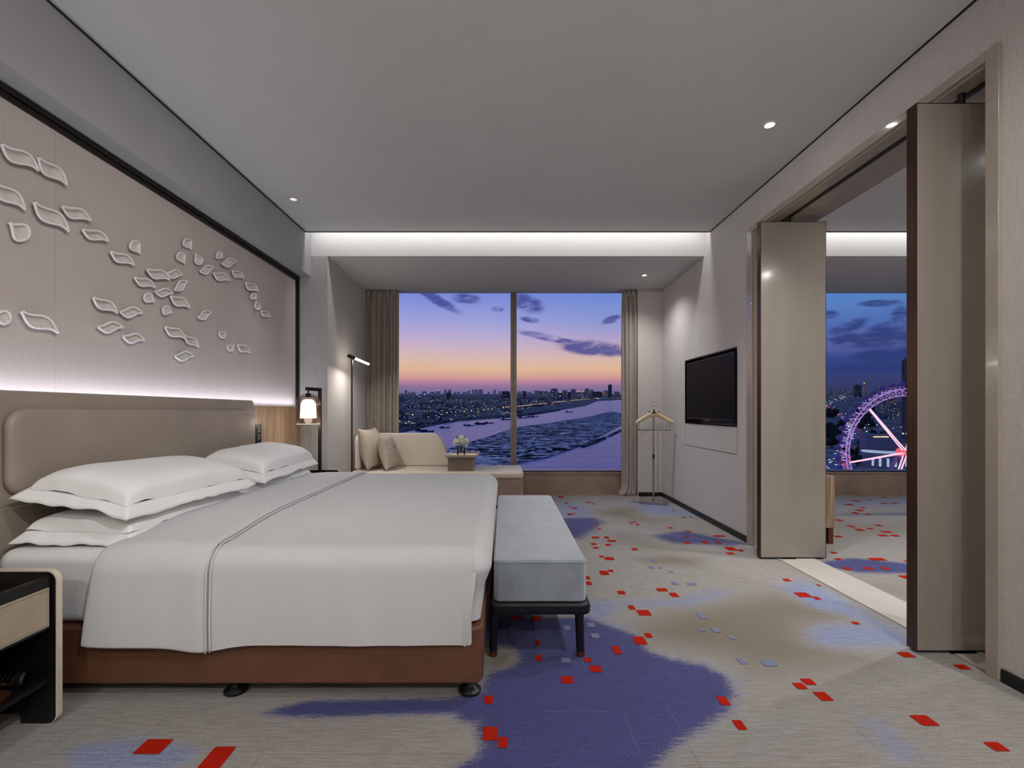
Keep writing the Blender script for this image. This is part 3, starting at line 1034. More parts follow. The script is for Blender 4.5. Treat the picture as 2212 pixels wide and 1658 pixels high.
LEAVES = [
    ((10, 190), (222, 342), 'leaf', .15, 'large porcelain leaf highest on the art wall, the left one of the topmost pair'),
    ((222, 268), (386, 428), 'leaf', .16, 'large porcelain leaf, the right one of the topmost pair, straddling the first fabric joint'),
    ((-40, 405), (145, 568), 'leaf', .16, 'large porcelain leaf cut by the picture edge, above a droplet'),
    ((198, 525), (398, 694), 'leaf', .15, 'large porcelain leaf crossing the first fabric joint below the topmost pair'),
    ((360, 548), (525, 634), 'leaf', .16, 'porcelain leaf just right of the first fabric joint, second in the descending row'),
    ((478, 682), (626, 750), 'leaf', .16, 'porcelain leaf third in the descending row of single leaves'),
    ((642, 813), (772, 886), 'leaf', .17, 'porcelain leaf last in the descending row, under a lone droplet'),
    ((56, 645), (162, 728), 'drop', .40, 'large porcelain droplet alone under the leaf cut by the picture edge'),
    ((808, 820), (765, 752), 'drop', .40, 'porcelain droplet alone above the last leaf of the descending row'),
    ((1104, 796), (1072, 740), 'drop', .40, 'topmost porcelain droplet of the cluster of three over the swarm'),
    ((1066, 879), (1036, 818), 'drop', .38, 'left porcelain droplet of the cluster of three over the swarm'),
    ((1128, 825), (1157, 884), 'drop', .36, 'right porcelain droplet of the cluster of three over the swarm, point upward'),
    ((1157, 925), (1233, 903), 'leaf', .25, 'small porcelain leaf leftmost in the upper right arc, next to the droplet cluster'),
    ((1286, 845), (1253, 822), 'drop', .55, 'small porcelain droplet at the top of the upper right arc'),
    ((1282, 880), (1364, 868), 'leaf', .26, 'small porcelain leaf right of the topmost droplet in the upper right arc'),
    ((1237, 935), (1325, 976), 'leaf', .22, 'small porcelain leaf in the middle of the upper right arc, crossing a fabric joint'),
    ((1343, 922), (1407, 962), 'leaf', .23, 'small porcelain leaf third along the upper right arc'),
    ((1420, 993), (1490, 1037), 'leaf', .23, 'small porcelain leaf at the start of the tail falling by the dark upright'),
    ((1480, 1084), (1454, 1058), 'drop', .52, 'tiny porcelain droplet upper one of the tail falling by the dark upright'),
    ((1478, 1098), (1496, 1144), 'drop', .34, 'tiny porcelain droplet lower one of the tail falling by the dark upright'),
    ((1510, 1155), (1560, 1187), 'leaf', .24, 'small porcelain leaf at the end of the tail nearest the dark upright'),
    ((850, 912), (980, 972), 'leaf', .18, 'porcelain leaf at the top of the dense swarm, left of its twin'),
    ((965, 935), (1053, 945), 'leaf', .25, 'porcelain leaf at the top right of the dense swarm'),
    ((780, 962), (895, 1015), 'leaf', .17, 'porcelain leaf at the left of the dense swarm'),
    ((1008, 1033), (1083, 980), 'leaf', .23, 'porcelain leaf tilted upward at the right of the dense swarm'),
    ((897, 1042), (1000, 1050), 'leaf', .20, 'porcelain leaf lying level in the middle of the dense swarm'),
    ((891, 1101), (835, 1065), 'drop', .42, 'porcelain droplet at the lower left of the dense swarm'),
    ((988, 1068), (1094, 1132), 'leaf', .20, 'porcelain leaf at the lower right of the dense swarm'),
    ((993, 1163), (942, 1140), 'drop', .46, 'porcelain droplet hanging lowest under the dense swarm'),
    ((540, 1075), (677, 1163), 'leaf', .17, 'porcelain leaf upper left of the group of four over the headboard'),
    ((693, 1157), (822, 1163), 'leaf', .21, 'porcelain leaf upper right of the group of four over the headboard'),
    ((567, 1245), (710, 1247), 'leaf', .19, 'porcelain leaf lower left of the group of four over the headboard'),
    ((710, 1300), (833, 1320), 'leaf', .20, 'porcelain leaf lower right of the group of four over the headboard'),
    ((1145, 1190), (1221, 1160), 'leaf', .24, 'porcelain leaf alone to the right of the swarm, tilted upward'),
    ((955, 1245), (1070, 1310), 'leaf', .18, 'porcelain leaf upper one of the chained pair under the swarm'),
    ((1070, 1295), (1146, 1360), 'leaf', .20, 'porcelain leaf lower one of the chained pair under the swarm'),
    ((1010, 1413), (1117, 1412), 'leaf', .22, 'porcelain leaf lowest on the wall, right under the chained pair'),
    ((1304, 1274), (1270, 1300), 'drop', .48, 'tiny porcelain droplet higher one of the two low on the right'),
    ((1347, 1350), (1318, 1378), 'drop', .48, 'tiny porcelain droplet beside the low small leaf on the right'),
    ((1375, 1350), (1443, 1392), 'leaf', .23, 'small porcelain leaf low on the right beside a tiny droplet'),
    ((125, 1155), (335, 1278), 'leaf', .16, 'large porcelain leaf lowest at the left, close above the headboard'),
    ((-40, 1170), (58, 1205), 'drop', .38, 'porcelain droplet cut by the picture edge beside the large low leaf'),
]
for a, b, k, w, lb in LEAVES:
    ornament(a, b, k, w, lb)

# ------------------------------------------------------------------ headboard
HX0, HX1 = -2.135, -2.085
t = thing('headboard', (-2.11, 2.86, 0), 'taupe leather headboard with a padded inset panel on the bed wall', 'headboard')
mb = MB()
mb.prism(rrect(1.865, 3.856, 0.02, 1.24, [0.01, 0.01, 0.035, 0.035]), 'x', HX0, HX1)
mb.build('headboard_frame', M['taupe_leather'], t, bevel=0.012, bseg=4)
mb = MB()
y0, y1, z0, z1 = 1.922, 3.815, 0.795, 1.158
n = 40
pl = rrect(y0, y1, z0, z1, 0.075, 10)
# padded cushion: rings shrinking toward the face
rings = []
for k, (ins, x) in enumerate(((0.006, HX1 - 0.002), (-0.004, HX1 + 0.008), (-0.005, HX1 + 0.020), (0.001, HX1 + 0.031), (0.012, HX1 + 0.038), (0.04, HX1 + 0.042), (0.12, HX1 + 0.044))):
    rings.append([(x, p[0], p[1]) for p in rrect(y0 + ins, y1 - ins, z0 + ins, z1 - ins, max(0.02, 0.075 - ins * .4), 10)])
m_ = len(rings[0])
vs = [q for r in rings for q in r]
fs = [(i * m_ + j, i * m_ + (j + 1) % m_, (i + 1) * m_ + (j + 1) % m_, (i + 1) * m_ + j) for i in range(len(rings) - 1) for j in range(m_)]
fs.append(tuple(range((len(rings) - 1) * m_, len(rings) * m_)))
mb.add(vs, fs)
mb.build('padded_panel', M['taupe_leather'], t, auto=50)
mb = MB()
mb.tube([(HX1 + 0.0005, 1.87, 0.742), (HX1 + 0.0005, 3.85, 0.742)], 0.0022, 6)
mb.build('seam', M['taupe_leather'], t, smooth=True)

# bedside switch panel
t = thing('switch_panel', (XL + 0.03, 4.08, 0.86), 'narrow black switch panel on the timber wall beside the headboard', 'switch')
mb = MB()
mb.box(XL + 0.03, XL + 0.038, 4.025, 4.118, 0.70, 1.030)
mb.build('plate', M['black_plastic'], t, bevel=0.002)
mb = MB()
mb.box(XL + 0.03, XL + 0.0385, 4.025, 4.118, 1.030, 1.036)
mb.build('metal_edge', M['chrome'], t)
for k in range(5):
    z = 0.985 - k * 0.062 - (0.006 if k > 1 else 0)
    mb = MB()
    mb.box(XL + 0.038, XL + 0.0400, 4.035, 4.108, z - 0.026, z + 0.028)
    bt = mb.build('button', M['black_plastic'], t, bevel=0.001)
    mb = MB()
    mb.box(XL + 0.0400, XL + 0.0406, 4.05, 4.092, z + 0.012, z + 0.017)
    mb.box(XL + 0.0400, XL + 0.0406, 4.05, 4.092, z - 0.017, z - 0.012)
    if k == 1:
        mb.prism([(4.060, z - 0.008), (4.066, z - 0.008), (4.084, z + 0.008), (4.078, z + 0.008)], 'x', XL + 0.0400, XL + 0.0406)
    else:
        mb.box(XL + 0.0400, XL + 0.0406, 4.067, 4.076, z - 0.006, z + 0.006)
    mb.build('icon', M['icon'], bt)

# ------------------------------------------------------------------ bed
BX0, BX1, BY0, BY1 = -2.06, -0.088, 1.840, 3.82
t = thing('divan_bed', ((BX0 + BX1) / 2, (BY0 + BY1) / 2, 0), 'brown leather divan base on black feet under the mattress', 'bed')
mb = MB()
mb.prism(rrect(BX0, BX1, BY0, BY1, 0.035, 5), 'z', 0.066, 0.293)
mb.build('base', M['brown_leather'], t, bevel=0.012, bseg=4)
mb = MB()
pp = rrect(BX0 - 0.0005, BX1 + 0.0005, BY0 - 0.0005, BY1 + 0.0005, 0.035, 5)
mb.tube([(x, y, 0.281) for x, y in pp], 0.0025, 6, closed=True)
mb.tube([(BX1 + .0003, BY0 + 0.034, 0.08), (BX1 + .0003, BY0 + 0.034, 0.275)], 0.002, 6)
mb.build('piping', M['brown_leather'], t, smooth=True)
foot_prof = [(0.0, 0.0), (0.040, 0.0), (0.046, 0.004), (0.046, 0.012), (0.040, 0.018), (0.030, 0.026), (0.018, 0.036), (0.014, 0.048), (0.020, 0.054), (0.020, 0.0655), (0.0, 0.0655)]
for fx in (-1.104, -0.143, -1.98):
    for fy in (1.905, 3.75):
        mb = MB()
        mb.lathe(foot_prof, (fx, fy, 0.0008), 24)
        mb.build('foot', M['black_plastic'], t, auto=40)

mb = MB()
mb.prism(rrect(-2.055, -0.11, 1.852, 3.81, 0.06, 6), 'z', 0.295, 0.588)
tag(mb.build('mattress', M['sheet'], None, bevel=0.05, bseg=6), 'mattress in a white fitted sheet on the brown divan', 'mattress')


# duvet: cloth over the mattress, hanging at the near side and at the foot
DYN, DYF = 1.800, 3.865
R1 = 0.085


def ztop(x, y):
    s = min(1.0, max(0.0, (y - 1.88) / 0.5))
    e = min(1.0, max(0.0, (3.85 - y) / 0.3))
    z = 0.612 + 0.034 * s * s * (3 - 2 * s) - 0.012 * (1 - e) ** 2
    z += 0.006 * ns(x * 1.7, y * 1.7, 3) + 0.003 * ns(x * 5, y * 5, 9)
    h = min(1.0, max(0.0, (-1.45 - x) / 0.2))
    return z - 0.012 * h


def duvet_path(n_top=46):
    """(kind, y, drop, t): across the bed from the near hem over the top to the far hem"""
    out = []
    for k in range(17):
        out.append(('n', DYN, None, k / 16))
    for k in range(1, 9):
        a = 0.5 * PI * k / 8
        out.append(('r', DYN + R1 * (1 - math.cos(a)), R1 * (1 - math.sin(a)), 0))
    for k in range(1, n_top):
        out.append(('t', DYN + R1 + (DYF - DYN - 2 * R1) * k / n_top, 0, 0))
    for k in range(0, 9):
        a = 0.5 * PI * k / 8
        out.append(('r', DYF - R1 * (1 - math.sin(a)), R1 * (1 - math.cos(a)), 0))
    for k in range(1, 8):
        out.append(('f', DYF, None, 1 - k / 7))
    return out


PATH = duvet_path()


def hem(x):
    z = 0.236 - 0.022 * math.exp(-((x + 1.17) / 0.10) ** 2) + 0.006 * ns(x * 2.2, 1.3) + 0.004
    return z


def duvet_pt(x, q, off=0.0, xs=None):
    """x: along the bed; q: path item; off: outward offset; xs: slant of the edge on the hanging part"""
    k, y, d, t_ = q
    xx = x
    if k in 'nf':
        zs = ztop(x, y + (0.09 if k == 'n' else -0.09)) - R1
        hz = hem(x) if k == 'n' else 0.27
        z = hz + (zs - hz) * t_
        w = 0.009 * (1 - t_) * ns(x * 3.1, 0.7) + 0.004 * ns(x * 9, z * 2, 2)
        yy = y + (w - 0.004 * math.sin(t_ * PI) if k == 'n' else -w)
        yy += -off if k == 'n' else off
        if xs is not None:
            xx = x + xs * (1 - t_)
        return (xx, yy, z)
    if k == 'r':
        z = ztop(x, y) - d
        n_ = (d / R1)
        s_ = -1 if y < 2.5 else 1
        return (x, y + s_ * off * n_, z + off * (1 - n_))
    return (x, y, ztop(x, y) + off)


t = thing('duvet', (-0.85, 2.83, 0.59), 'white duvet spread over the bed and hanging at its near side and foot', 'duvet')
mb = MB()
XS = [-1.18 + (1.18 - 0.128) * i / 44 for i in range(45)]
mb.grid(lambda i, j: duvet_pt(XS[i], PATH[j]), 45, len(PATH))
# near flap beyond the foot line, with its slanted free edge
near = [q for q in PATH if q[0] == 'n']
XN2 = [-0.165 + 0.055 * i / 6 for i in range(7)]


def flap(i, j):
    u = i / 6
    p = duvet_pt(-0.165, near[j])
    tt = near[j][3]
    xe = -0.150 + 0.040 * tt ** 0.8
    return (-0.165 + (xe + 0.165) * u, p[1] + 0.006 * u * max(0.0, (tt - 0.72) / 0.28) - 0.012 * u * (1 - tt) ** 0.6, p[2])


mb.grid(flap, 7, len(near))
# skirt round the foot
def skirt_rows():
    rows = []
    xf = -0.052
    rc = 0.10
    YI = 0.004
    for k in range(7):
        rows.append(((-0.34 + (0.34 + xf - rc) * k / 6, DYN + YI), (0, -1)))
    for k in range(1, 11):
        a = 0.5 * PI * k / 10
        rows.append(((xf - rc + rc * math.sin(a), DYN + YI + rc * (1 - math.cos(a))), (math.sin(a), -math.cos(a))))
    for k in range(1, 50):
        rows.append(((xf, DYN + YI + rc + (DYF - DYN - 0.018 - YI - 2 * rc) * k / 49), (1, 0)))
    for k in range(1, 9):
        a = 0.5 * PI * k / 8
        rows.append(((xf - rc + rc * math.cos(a), DYF - 0.018 - rc + rc * math.sin(a)), (math.cos(a), math.sin(a))))
    return rows


ROWS = skirt_rows()
RS = 0.09


def skirt(i, j):
    (px, py), (nx_, ny_) = ROWS[i]
    if j <= 9:
        a = 0.5 * PI * j / 9
        ins = RS * (1 - math.sin(a))
        x, y = px - nx_ * ins, py - ny_ * ins
        z = ztop(min(x, -0.16), max(1.89, min(3.78, y))) - RS * (1 - math.cos(a))
        return (x, y, z)
    k = (j - 9) / 14
    zt_ = ztop(-0.16, max(1.89, min(3.78, py))) - RS
    hz = 0.302 + 0.01 * ns(py * 2, px * 2)
    z = zt_ + (hz - zt_) * k
    inn = 0.034 * min(1, k * 2.2) * nx_ + 0.006 * ns(py * 4, z * 1.5, 5) * k
    return (px - inn - 0.012 * k * max(0, nx_), py - ny_ * 0.012 * k + 0.040 * min(1, k * 1.6) * max(0, -ny_), z)


mb.grid(skirt, len(ROWS), 24)
mb.build('cover', M['bedwhite'], t, smooth=True, sub=1)
# turned-down band near the pillows
XB = [-1.60 + (1.60 - 1.150) * i / 20 for i in range(21)]


def band(i, j):
    q = PATH[j]
    u = i / 20
    sl = -0.045 * (1 - u) if q[0] == 'n' else 0.0
    e = max(0.0, 1 - min(u, 1 - u) * 9)
    return duvet_pt(XB[i], q, 0.013 - 0.007 * e * e + 0.002 * ns(XB[i] * 8, q[1] * 3), sl)


mb = MB()
mb.grid(band, 21, len(PATH))
mb.build('turned_down_band', M['bedwhite'], t, smooth=True, solid=0.007, sub=1)
mb = MB()
for xo, of in ((-1.160, 0.017), (-1.148, 0.010)):
    mb.tube([duvet_pt(xo + 0.010, q, of) for q in PATH], 0.0032, 6)
mb.build('hem_seam', M['bedwhite'], t, smooth=True)
# sheet edge visible between mattress top and band
# ------------------------------------------------------------------ pillows
def pillow_mesh(name, L, W, H, flange, seed, mats, wr=0.009):
    """local frame: x across (W), y along (L), z up; sits on z=0"""
    nu, nv = 44, 64
    def prof(u, v):
        a = max(0.0, 1 - abs(u) ** 3.4)
        b = max(0.0, 1 - abs(v) ** 5.5)
        return (a * b) ** 0.34
    def edge(u, v):
        # the sides pull in between the corners
        return 1 - 0.05 * (1 - v * v) * abs(u) ** 3, 1 - 0.035 * (1 - u * u) * abs(v) ** 3
    mb = MB()
    for sgn in (1, -1):
        def fn(i, j):
            u, v = i / (nu - 1) * 2 - 1, j / (nv - 1) * 2 - 1
            ex, ey = edge(u, v)
            x, y = u * W / 2 * ex, v * L / 2 * ey
            p = prof(u, v)
            wrk = wr * (ns(x * 9, y * 9, seed) + 0.6 * ns(x * 21, y * 21, seed + 4)) * (1 - p) ** 0.7 + 0.4 * wr * ns(x * 4, y * 4, seed + 8)
            cr = math.hypot(max(0, abs(u) - .6), max(0, abs(v) - .7)) * 2
            wrk += wr * cr * math.sin(28 * (x * (1 if u > 0 else -1) - y * (1 if v > 0 else -1)) + seed) * 0.6
            z = H * (0.42 + (0.58 if sgn > 0 else -0.42) * p) + wrk * (1 if sgn > 0 else 0.3)
            return (x, y, max(0.0, z))
        mb.grid(fn, nu, nv)
    o = mb.build(name, mats, None, smooth=True, origin=(0, 0, 0), sub=1)
    if flange:
        mb = MB()
        N = 200
        ring = []
        pr = []
        for k in range(N):
            tt = k / N * 4
            s_ = tt % 1 * 2 - 1
            side = int(tt)
            u, v = ((s_, -1), (1, s_), (-s_, 1), (-1, -s_))[side]
            ex, ey = edge(u, v)
            pr.append((u, v, u * W / 2 * ex, v * L / 2 * ey))
        M_ = 5
        def fl_(k, j):
            u, v, x, y = pr[k]
            f = j / (M_ - 1)
            ox = (flange * f * (1 if u > 0.999 else -1 if u < -0.999 else 0)) or 0
            oy = (flange * f * (1 if v > 0.999 else -1 if v < -0.999 else 0)) or 0
            if abs(u) > .93 and abs(v) > .93:
                ox = flange * f * math.copysign(1, u)
                oy = flange * f * math.copysign(1, v)
            z = H * 0.42 + f * (-0.046 + 0.020 * ns(x * 5, y * 5, seed + 2) + 0.012 * ns(x * 14, y * 14, seed))
            return (x * (1 - 0.02 * (1 - f)) + ox, y * (1 - 0.02 * (1 - f)) + oy, z)
        mb.grid(fl_, N, M_, cu=True)
        mb.build('flange', mats, o, smooth=True, solid=0.004)
    return o


def R_(d):
    return math.radians(d)


for (loc, rot, L, W, H, seed, label) in (
    ((-1.800, 2.375, 0.592), (0, R_(2), R_(1.5)), 0.88, 0.43, 0.128, 1, 'lower white pillow of the near stack, its frilled edge resting on the sheet'),
    ((-1.795, 2.385, 0.712), (R_(-1.0), R_(10), R_(-1)), 0.90, 0.43, 0.180, 5, 'upper white pillow of the near stack, leaning towards the foot'),
    ((-1.790, 3.40, 0.592), (0, R_(2), R_(-1)), 0.80, 0.41, 0.128, 11, 'lower white pillow of the far stack, by the far bedside table'),
    ((-1.785, 3.41, 0.714), (R_(1.0), R_(10), R_(1.5)), 0.84, 0.41, 0.180, 17, 'upper white pillow of the far stack, by the far bedside table'),
):
    o = pillow_mesh('bed_pillow', L, W, H, 0.034, seed, M['pillowwhite'])
    o.location = loc
    o.rotation_euler = rot
    tag(o, label, 'pillow', 'white bed pillows')

# ------------------------------------------------------------------ bench at the foot
X0, X1, Y0, Y1 = -0.052, 0.388, 2.155, 3.835
t = thing('bed_bench', ((X0 + X1) / 2, (Y0 + Y1) / 2, 0), 'low grey-blue velvet bench on a black frame at the foot of the bed', 'bench')
mb = MB()
mb.prism(rrect(X0 - 0.020, X1 + 0.014, Y0 - 0.010, Y1 + 0.01, 0.03, 5), 'z', 0.204, 0.262)
mb.build('bench_frame', M['black_frame'], t, bevel=0.018, bseg=4)
mb = MB()
mb.prism(rrect(X0 + 0.002, X1 - 0.006, Y0, Y1 - 0.004, 0.03, 5), 'z', 0.2625, 0.458)
mb.build('cushion', M['velvet'], t, bevel=0.012, bseg=4)
mb = MB()
mb.tube([(x, y, 0.447) for x, y in rrect(X0 + 0.0015, X1 - 0.0055, Y0 - 0.0005, Y1 - 0.0035, 0.03, 5)], 0.0022, 6, closed=True)
mb.build('piping', M['velvet'], t, smooth=True)
for lx in (-0.050, 0.352):
    for ly in (2.185, 3.80):
        sp = -0.004 if lx < 0 else 0.006
        mb = MB()
        mb.tube([(lx + sp, ly, 0.022), (lx, ly, 0.206)], [0.019, 0.0215], 20)
        lg = mb.build('leg', M['black_frame'], t, auto=40)
        mb = MB()
        mb.tube([(lx + sp, ly, 0.0008), (lx + sp, ly, 0.022)], 0.0193, 20)
        mb.build('ferrule', M['copper'], lg, auto=40)


# ------------------------------------------------------------------ bedside tables
def nightstand(ya, yb, label):
    """open to +x; side panels across y = ya and y = yb"""
    xb, xf, zt_ = -2.168, -1.650, 0.565
    t = thing('bedside_table', ((xb + xf) / 2, (ya + yb) / 2, 0), label, 'bedside table')
    th = 0.018
    for k, (a, b) in enumerate(((ya, ya + th), (yb - th, yb))):
        out = rrect(xb, xf, 0.012, zt_, [0.0, 0.035, 0.04, 0.0], 8)
        # notch under the panel
        pl = [(xb, 0.035)] + [(xb, zt_)] + out[9 + 0:][::-1]
        poly = [(xb, 0.0), (xb + 0.12, 0.0), (xb + 0.12, 0.028), (xb + 0.128, 0.036), (xf - 0.142, 0.036), (xf - 0.134, 0.028), (xf - 0.134, 0.0)]
        poly += rrect(xb, xf, 0.0, zt_, [0.0, 0.035, 0.04, 0.0], 8)[1:]
        mb = MB()
        mb.prism(poly, 'y', a, b)
        sp = mb.build('side_panel', M['black_wood'], t)
        # cream lacquered band round the edge
        rim = [(xb, zt_)]
        rim = rrect(xb, xf, 0.0, zt_, [0.0, 0.035, 0.04, 0.0], 8)[1:]
        w = 0.006
        inn = rrect(xb, xf - w, w * 0.0, zt_ - w, [0.0, 0.031, 0.035, 0.0], 8)[1:]
        rim2 = [p for p in rim]
        inn2 = [p for p in inn]
        mb = MB()
        n_ = len(rim2)
        vs = [(x, a - 0.001, z) for x, z in rim2] + [(x, b + 0.001, z) for x, z in rim2] + [(x, a - 0.001, z) for x, z in inn2] + [(x, b + 0.001, z) for x, z in inn2]
        fs = []
        for i in range(n_ - 1):
            fs += [(i, i + 1, n_ + i + 1, n_ + i), (2 * n_ + i, 2 * n_ + i + 1, i + 1, i), (n_ + i, n_ + i + 1, 3 * n_ + i + 1, 3 * n_ + i), (3 * n_ + i, 3 * n_ + i + 1, 2 * n_ + i + 1, 2 * n_ + i)]
        fs += [(0, n_, 3 * n_, 2 * n_), (n_ - 1, 2 * n_ - 1, 4 * n_ - 1, 3 * n_ - 1)]
        mb.add([(x + 0.0008, y, z + 0.0008) for x, y, z in vs], fs)
        mb.build('edge_band', M['cream'], sp, bevel=0.0025, bseg=3)
    a, b = ya + th, yb - th
    mb = MB()
    mb.box(xb, xb + 0.015, a, b, 0.14, zt_ - 0.03)
    mb.build('back_panel', M['black_wood'], t)
    # tray top, sunk a little below the side panels, with a glass plate
    mb = MB()
    mb.box(xb + 0.015, xf - 0.020, a, b, 0.355, 0.362)
    mb.box(xf - 0.045, xf - 0.020, a, b, 0.508, 0.545)
    mb.box(xb + 0.015, xf - 0.045, a, b, 0.500, 0.512)
    mb.build('tray', M['black_wood'], t)
    mb = MB()
    mb.box(xb + 0.020, xf - 0.046, a + 0.003, b - 0.003, 0.5122, 0.517)
    mb.build('mirror_top', M['mirror'], t)
    mb = MB()
    mb.box(xf - 0.036, xf - 0.018, a + 0.010, b - 0.010, 0.363, 0.507)
    dr = mb.build('drawer', M['taupe_leather2'], t, bevel=0.003)
    mb = MB()
    fx = xf - 0.0178
    q = [(fx, a + 0.018, 0.371), (fx, b - 0.018, 0.371), (fx, b - 0.018, 0.499), (fx, a + 0.018, 0.499)]
    mb.tube(q, 0.0009, 5, closed=True)
    mb.build('stitching', M['stitch'], dr)
    mb = MB()
    mb.box(xb + 0.015, xf - 0.03, a, b, 0.150, 0.168)
    mb.build('lower_shelf', M['black_wood'], t)
    return t


M['taupe_leather2'] = mat('beige_drawer_leather', '#A69885', 0.5, var=0.05, vscale=12, bump=0.2, bscale=160)
M['stitch'] = mat('brown_stitch_thread', '#6E6254', 0.7, var=0.05)
nightstand(1.085, 1.726, 'cream-edged black bedside table near the camera with a beige leather drawer')
nightstand(4.02, 4.665, 'black bedside table with a cream edge at the far side of the bed')

# torch and dish on the lower shelf of the near table
t = thing('torch', (-1.81, 1.63, 0.168), 'black torch with chrome rings lying on the shelf of the near bedside table', 'torch')
p0, p1 = Vector((-1.95, 1.605, 0.197)), Vector((-1.705, 1.655, 0.197))
d = (p1 - p0).normalized()
mb = MB()
mb.tube([p0, p0 + (p1 - p0) * .70], 0.021, 24)
mb.build('grip', M['black_plastic'], t, auto=40)
for k in range(3):
    mb = MB()
    q = p0 + (p1 - p0) * (0.71 + 0.06 * k)
    mb.tube([q, q + d * 0.009], 0.0235 + 0.0015 * k, 24)
    mb.build('ring', M['chrome'], t, auto=40)
mb = MB()
q = p0 + (p1 - p0) * .72
mb.tube([q, q + d * .05, q + d * .062], [0.0215, 0.027, 0.0275], 24)
mb.build('head', M['black_plastic'], t, auto=40)
mb = MB()
q = p0 + (p1 - p0) * .72 + d * .0625
mb.tube([q, q + d * 0.006], [0.0265, 0.020], 24)
mb.build('lens', M['dark_chrome'], t, auto=40)
mb = MB()
mb.lathe([(0.0, 0.0), (0.05, 0.0), (0.056, 0.010), (0.052, 0.010), (0.048, 0.004), (0.0, 0.004)], (-1.745, 1.56, 0.1682), 28)
tag(mb.build('shelf_dish', M['copper_dark'] if 'copper_dark' in M else M['copper'], None, auto=40), 'small dark copper dish in front of the torch', 'dish')

# ------------------------------------------------------------------ bedside pendant lamp on a bent post
LX, LY = -1.893, 4.60
t = thing('bedside_lamp', (-1.80, 4.58, 0.517), 'bronze bedside lamp hanging a smoky glass dome from a bent square post', 'lamp')
px_, py_ = (691 - VX) * 4.60 / FPX, 4.60
ax_, ay_ = (666 - VX) * 4.42 / FPX, 4.42
zt_ = at(691, 838, 4.60).z
mb = MB()
mb.box(px_ - 0.014, px_ + 0.014, py_ - 0.014, py_ + 0.014, 0.525, zt_)
mb.build('post', M['bronze_dark'] if 'bronze_dark' in M else M['dark_trim'], t, bevel=0.002)
mb = MB()
dv = Vector((ax_ - px_, ay_ - py_, 0)).normalized()
nv_ = Vector((-dv.y, dv.x, 0)) * 0.014
p0 = Vector((px_, py_, 0)) - dv * 0.014
p1 = Vector((ax_, ay_, 0)) + dv * 0.03
mb.prism([(p0 + nv_)[:2], (p1 + nv_)[:2], (p1 - nv_)[:2], (p0 - nv_)[:2]], 'z', zt_ - 0.032, zt_ + 0.0005)
mb.build('arm', M['dark_trim'], t, bevel=0.002)
c = Vector((ax_, ay_, 0))
zg1 = at(668, 851, ay_).z
zg0 = at(668, 916, ay_).z
mb = MB()
mb.tube([(c.x, c.y, zt_ - 0.032), (c.x, c.y, zg1 - 0.002)], 0.007, 12)
mb.lathe([(0.0, zg1 + 0.012), (0.022, zg1 + 0.008), (0.026, zg1), (0.026, zg1 - 0.03), (0.0, zg1 - 0.03)], (c.x, c.y, 0), 20)
mb.build('lamp_holder', M['dark_trim'], t, auto=40)
H_ = zg1 - zg0
Rg = 0.110
mb = MB()
prof = [(0.027, zg1 - 0.001)]
for k in range(1, 13):
    a = 0.5 * PI * k / 12
    prof.append((0.027 + (Rg - 0.027) * math.sin(a), zg1 - 0.095 * (1 - math.cos(a))))
prof += [(Rg, zg1 - 0.15), (Rg, zg0 + 0.01), (Rg + 0.001, zg0)]
k0 = len(mb.v)
vs, fs, n_ = [], [], 40
for r, h in prof:
    for k in range(n_):
        vs.append((c.x + r * math.cos(2 * PI * k / n_), c.y + r * math.sin(2 * PI * k / n_), h))
for i in range(len(prof) - 1):
    for j in range(n_):
        fs.append((i * n_ + j, i * n_ + (j + 1) % n_, (i + 1) * n_ + (j + 1) % n_, (i + 1) * n_ + j))
mb.add(vs, fs)
dome = mb.build('glass_dome', M['smoke_glass'], t, smooth=True)
mb = MB()
mb.tube([(c.x + Rg * math.cos(2 * PI * k / 40), c.y + Rg * math.sin(2 * PI * k / 40), zg0) for k in range(40)], 0.0022, 6, closed=True)
mb.build('glass_rim', M['cream'], dome, smooth=True)
zs1, zs0 = at(668, 862, ay_).z, at(668, 903, ay_).z
mb = MB()
prof = [(0.024, zs1)]
for k in range(1, 11):
    a = 0.5 * PI * k / 10
    prof.append((0.024 + (0.069 - 0.024) * math.sin(a), zs1 - 0.07 * (1 - math.cos(a))))
prof += [(0.074, zs0), (0.071, zs0), (0.066, zs1 - 0.07), (0.0, zs1 - 0.02)]
mb.lathe(prof, (c.x, c.y, 0), 36)
mb.build('inner_shade', M['opal'], t, auto=50)
light('bedside_bulb', 'POINT', (c.x, c.y, zs0 - 0.03), 2.5, (1.0, 0.93, 0.84), shadow_soft_size=0.04)
LAMP_C = c.copy()

# ------------------------------------------------------------------ floor lamp in the bay
fp = at(760, 771, 5.20)
fe = at(796, 786, 5.62)
t = thing('floor_lamp', (fp.x, fp.y, 0), 'slim bronze reading lamp with a lit horizontal tube beside the daybed', 'lamp')
mb = MB()
mb.lathe([(0.0, 0.0), (0.105, 0.0), (0.105, 0.012), (0.098, 0.016), (0.0, 0.016)], (fp.x, fp.y, 0.0008), 32)
mb.build('base', M['bronze'], t, auto=40)
mb = MB()
mb.tube([(fp.x, fp.y, 0.016), (fp.x, fp.y, fp.z)], 0.0095, 16)
mb.build('pole', M['bronze'], t, auto=40)
d = (fe - fp).normalized()
mb = MB()
mb.tube([fp - d * 0.07, fp + d * 0.045], 0.021, 20)
mb.build('lamp_head', M['bronze'], t, auto=40)
mb = MB()
mb.tube([fp + d * 0.045, fe], 0.0125, 16)
tb = mb.build('light_tube', M['tube'], t, auto=40)
mb = MB()
zz = Vector((0, 0, 0.004))
mb.tube([fp + d * 0.045 + zz, fe + zz], 0.0135, 16)
FL_P, FL_E = fp.copy(), fe.copy()

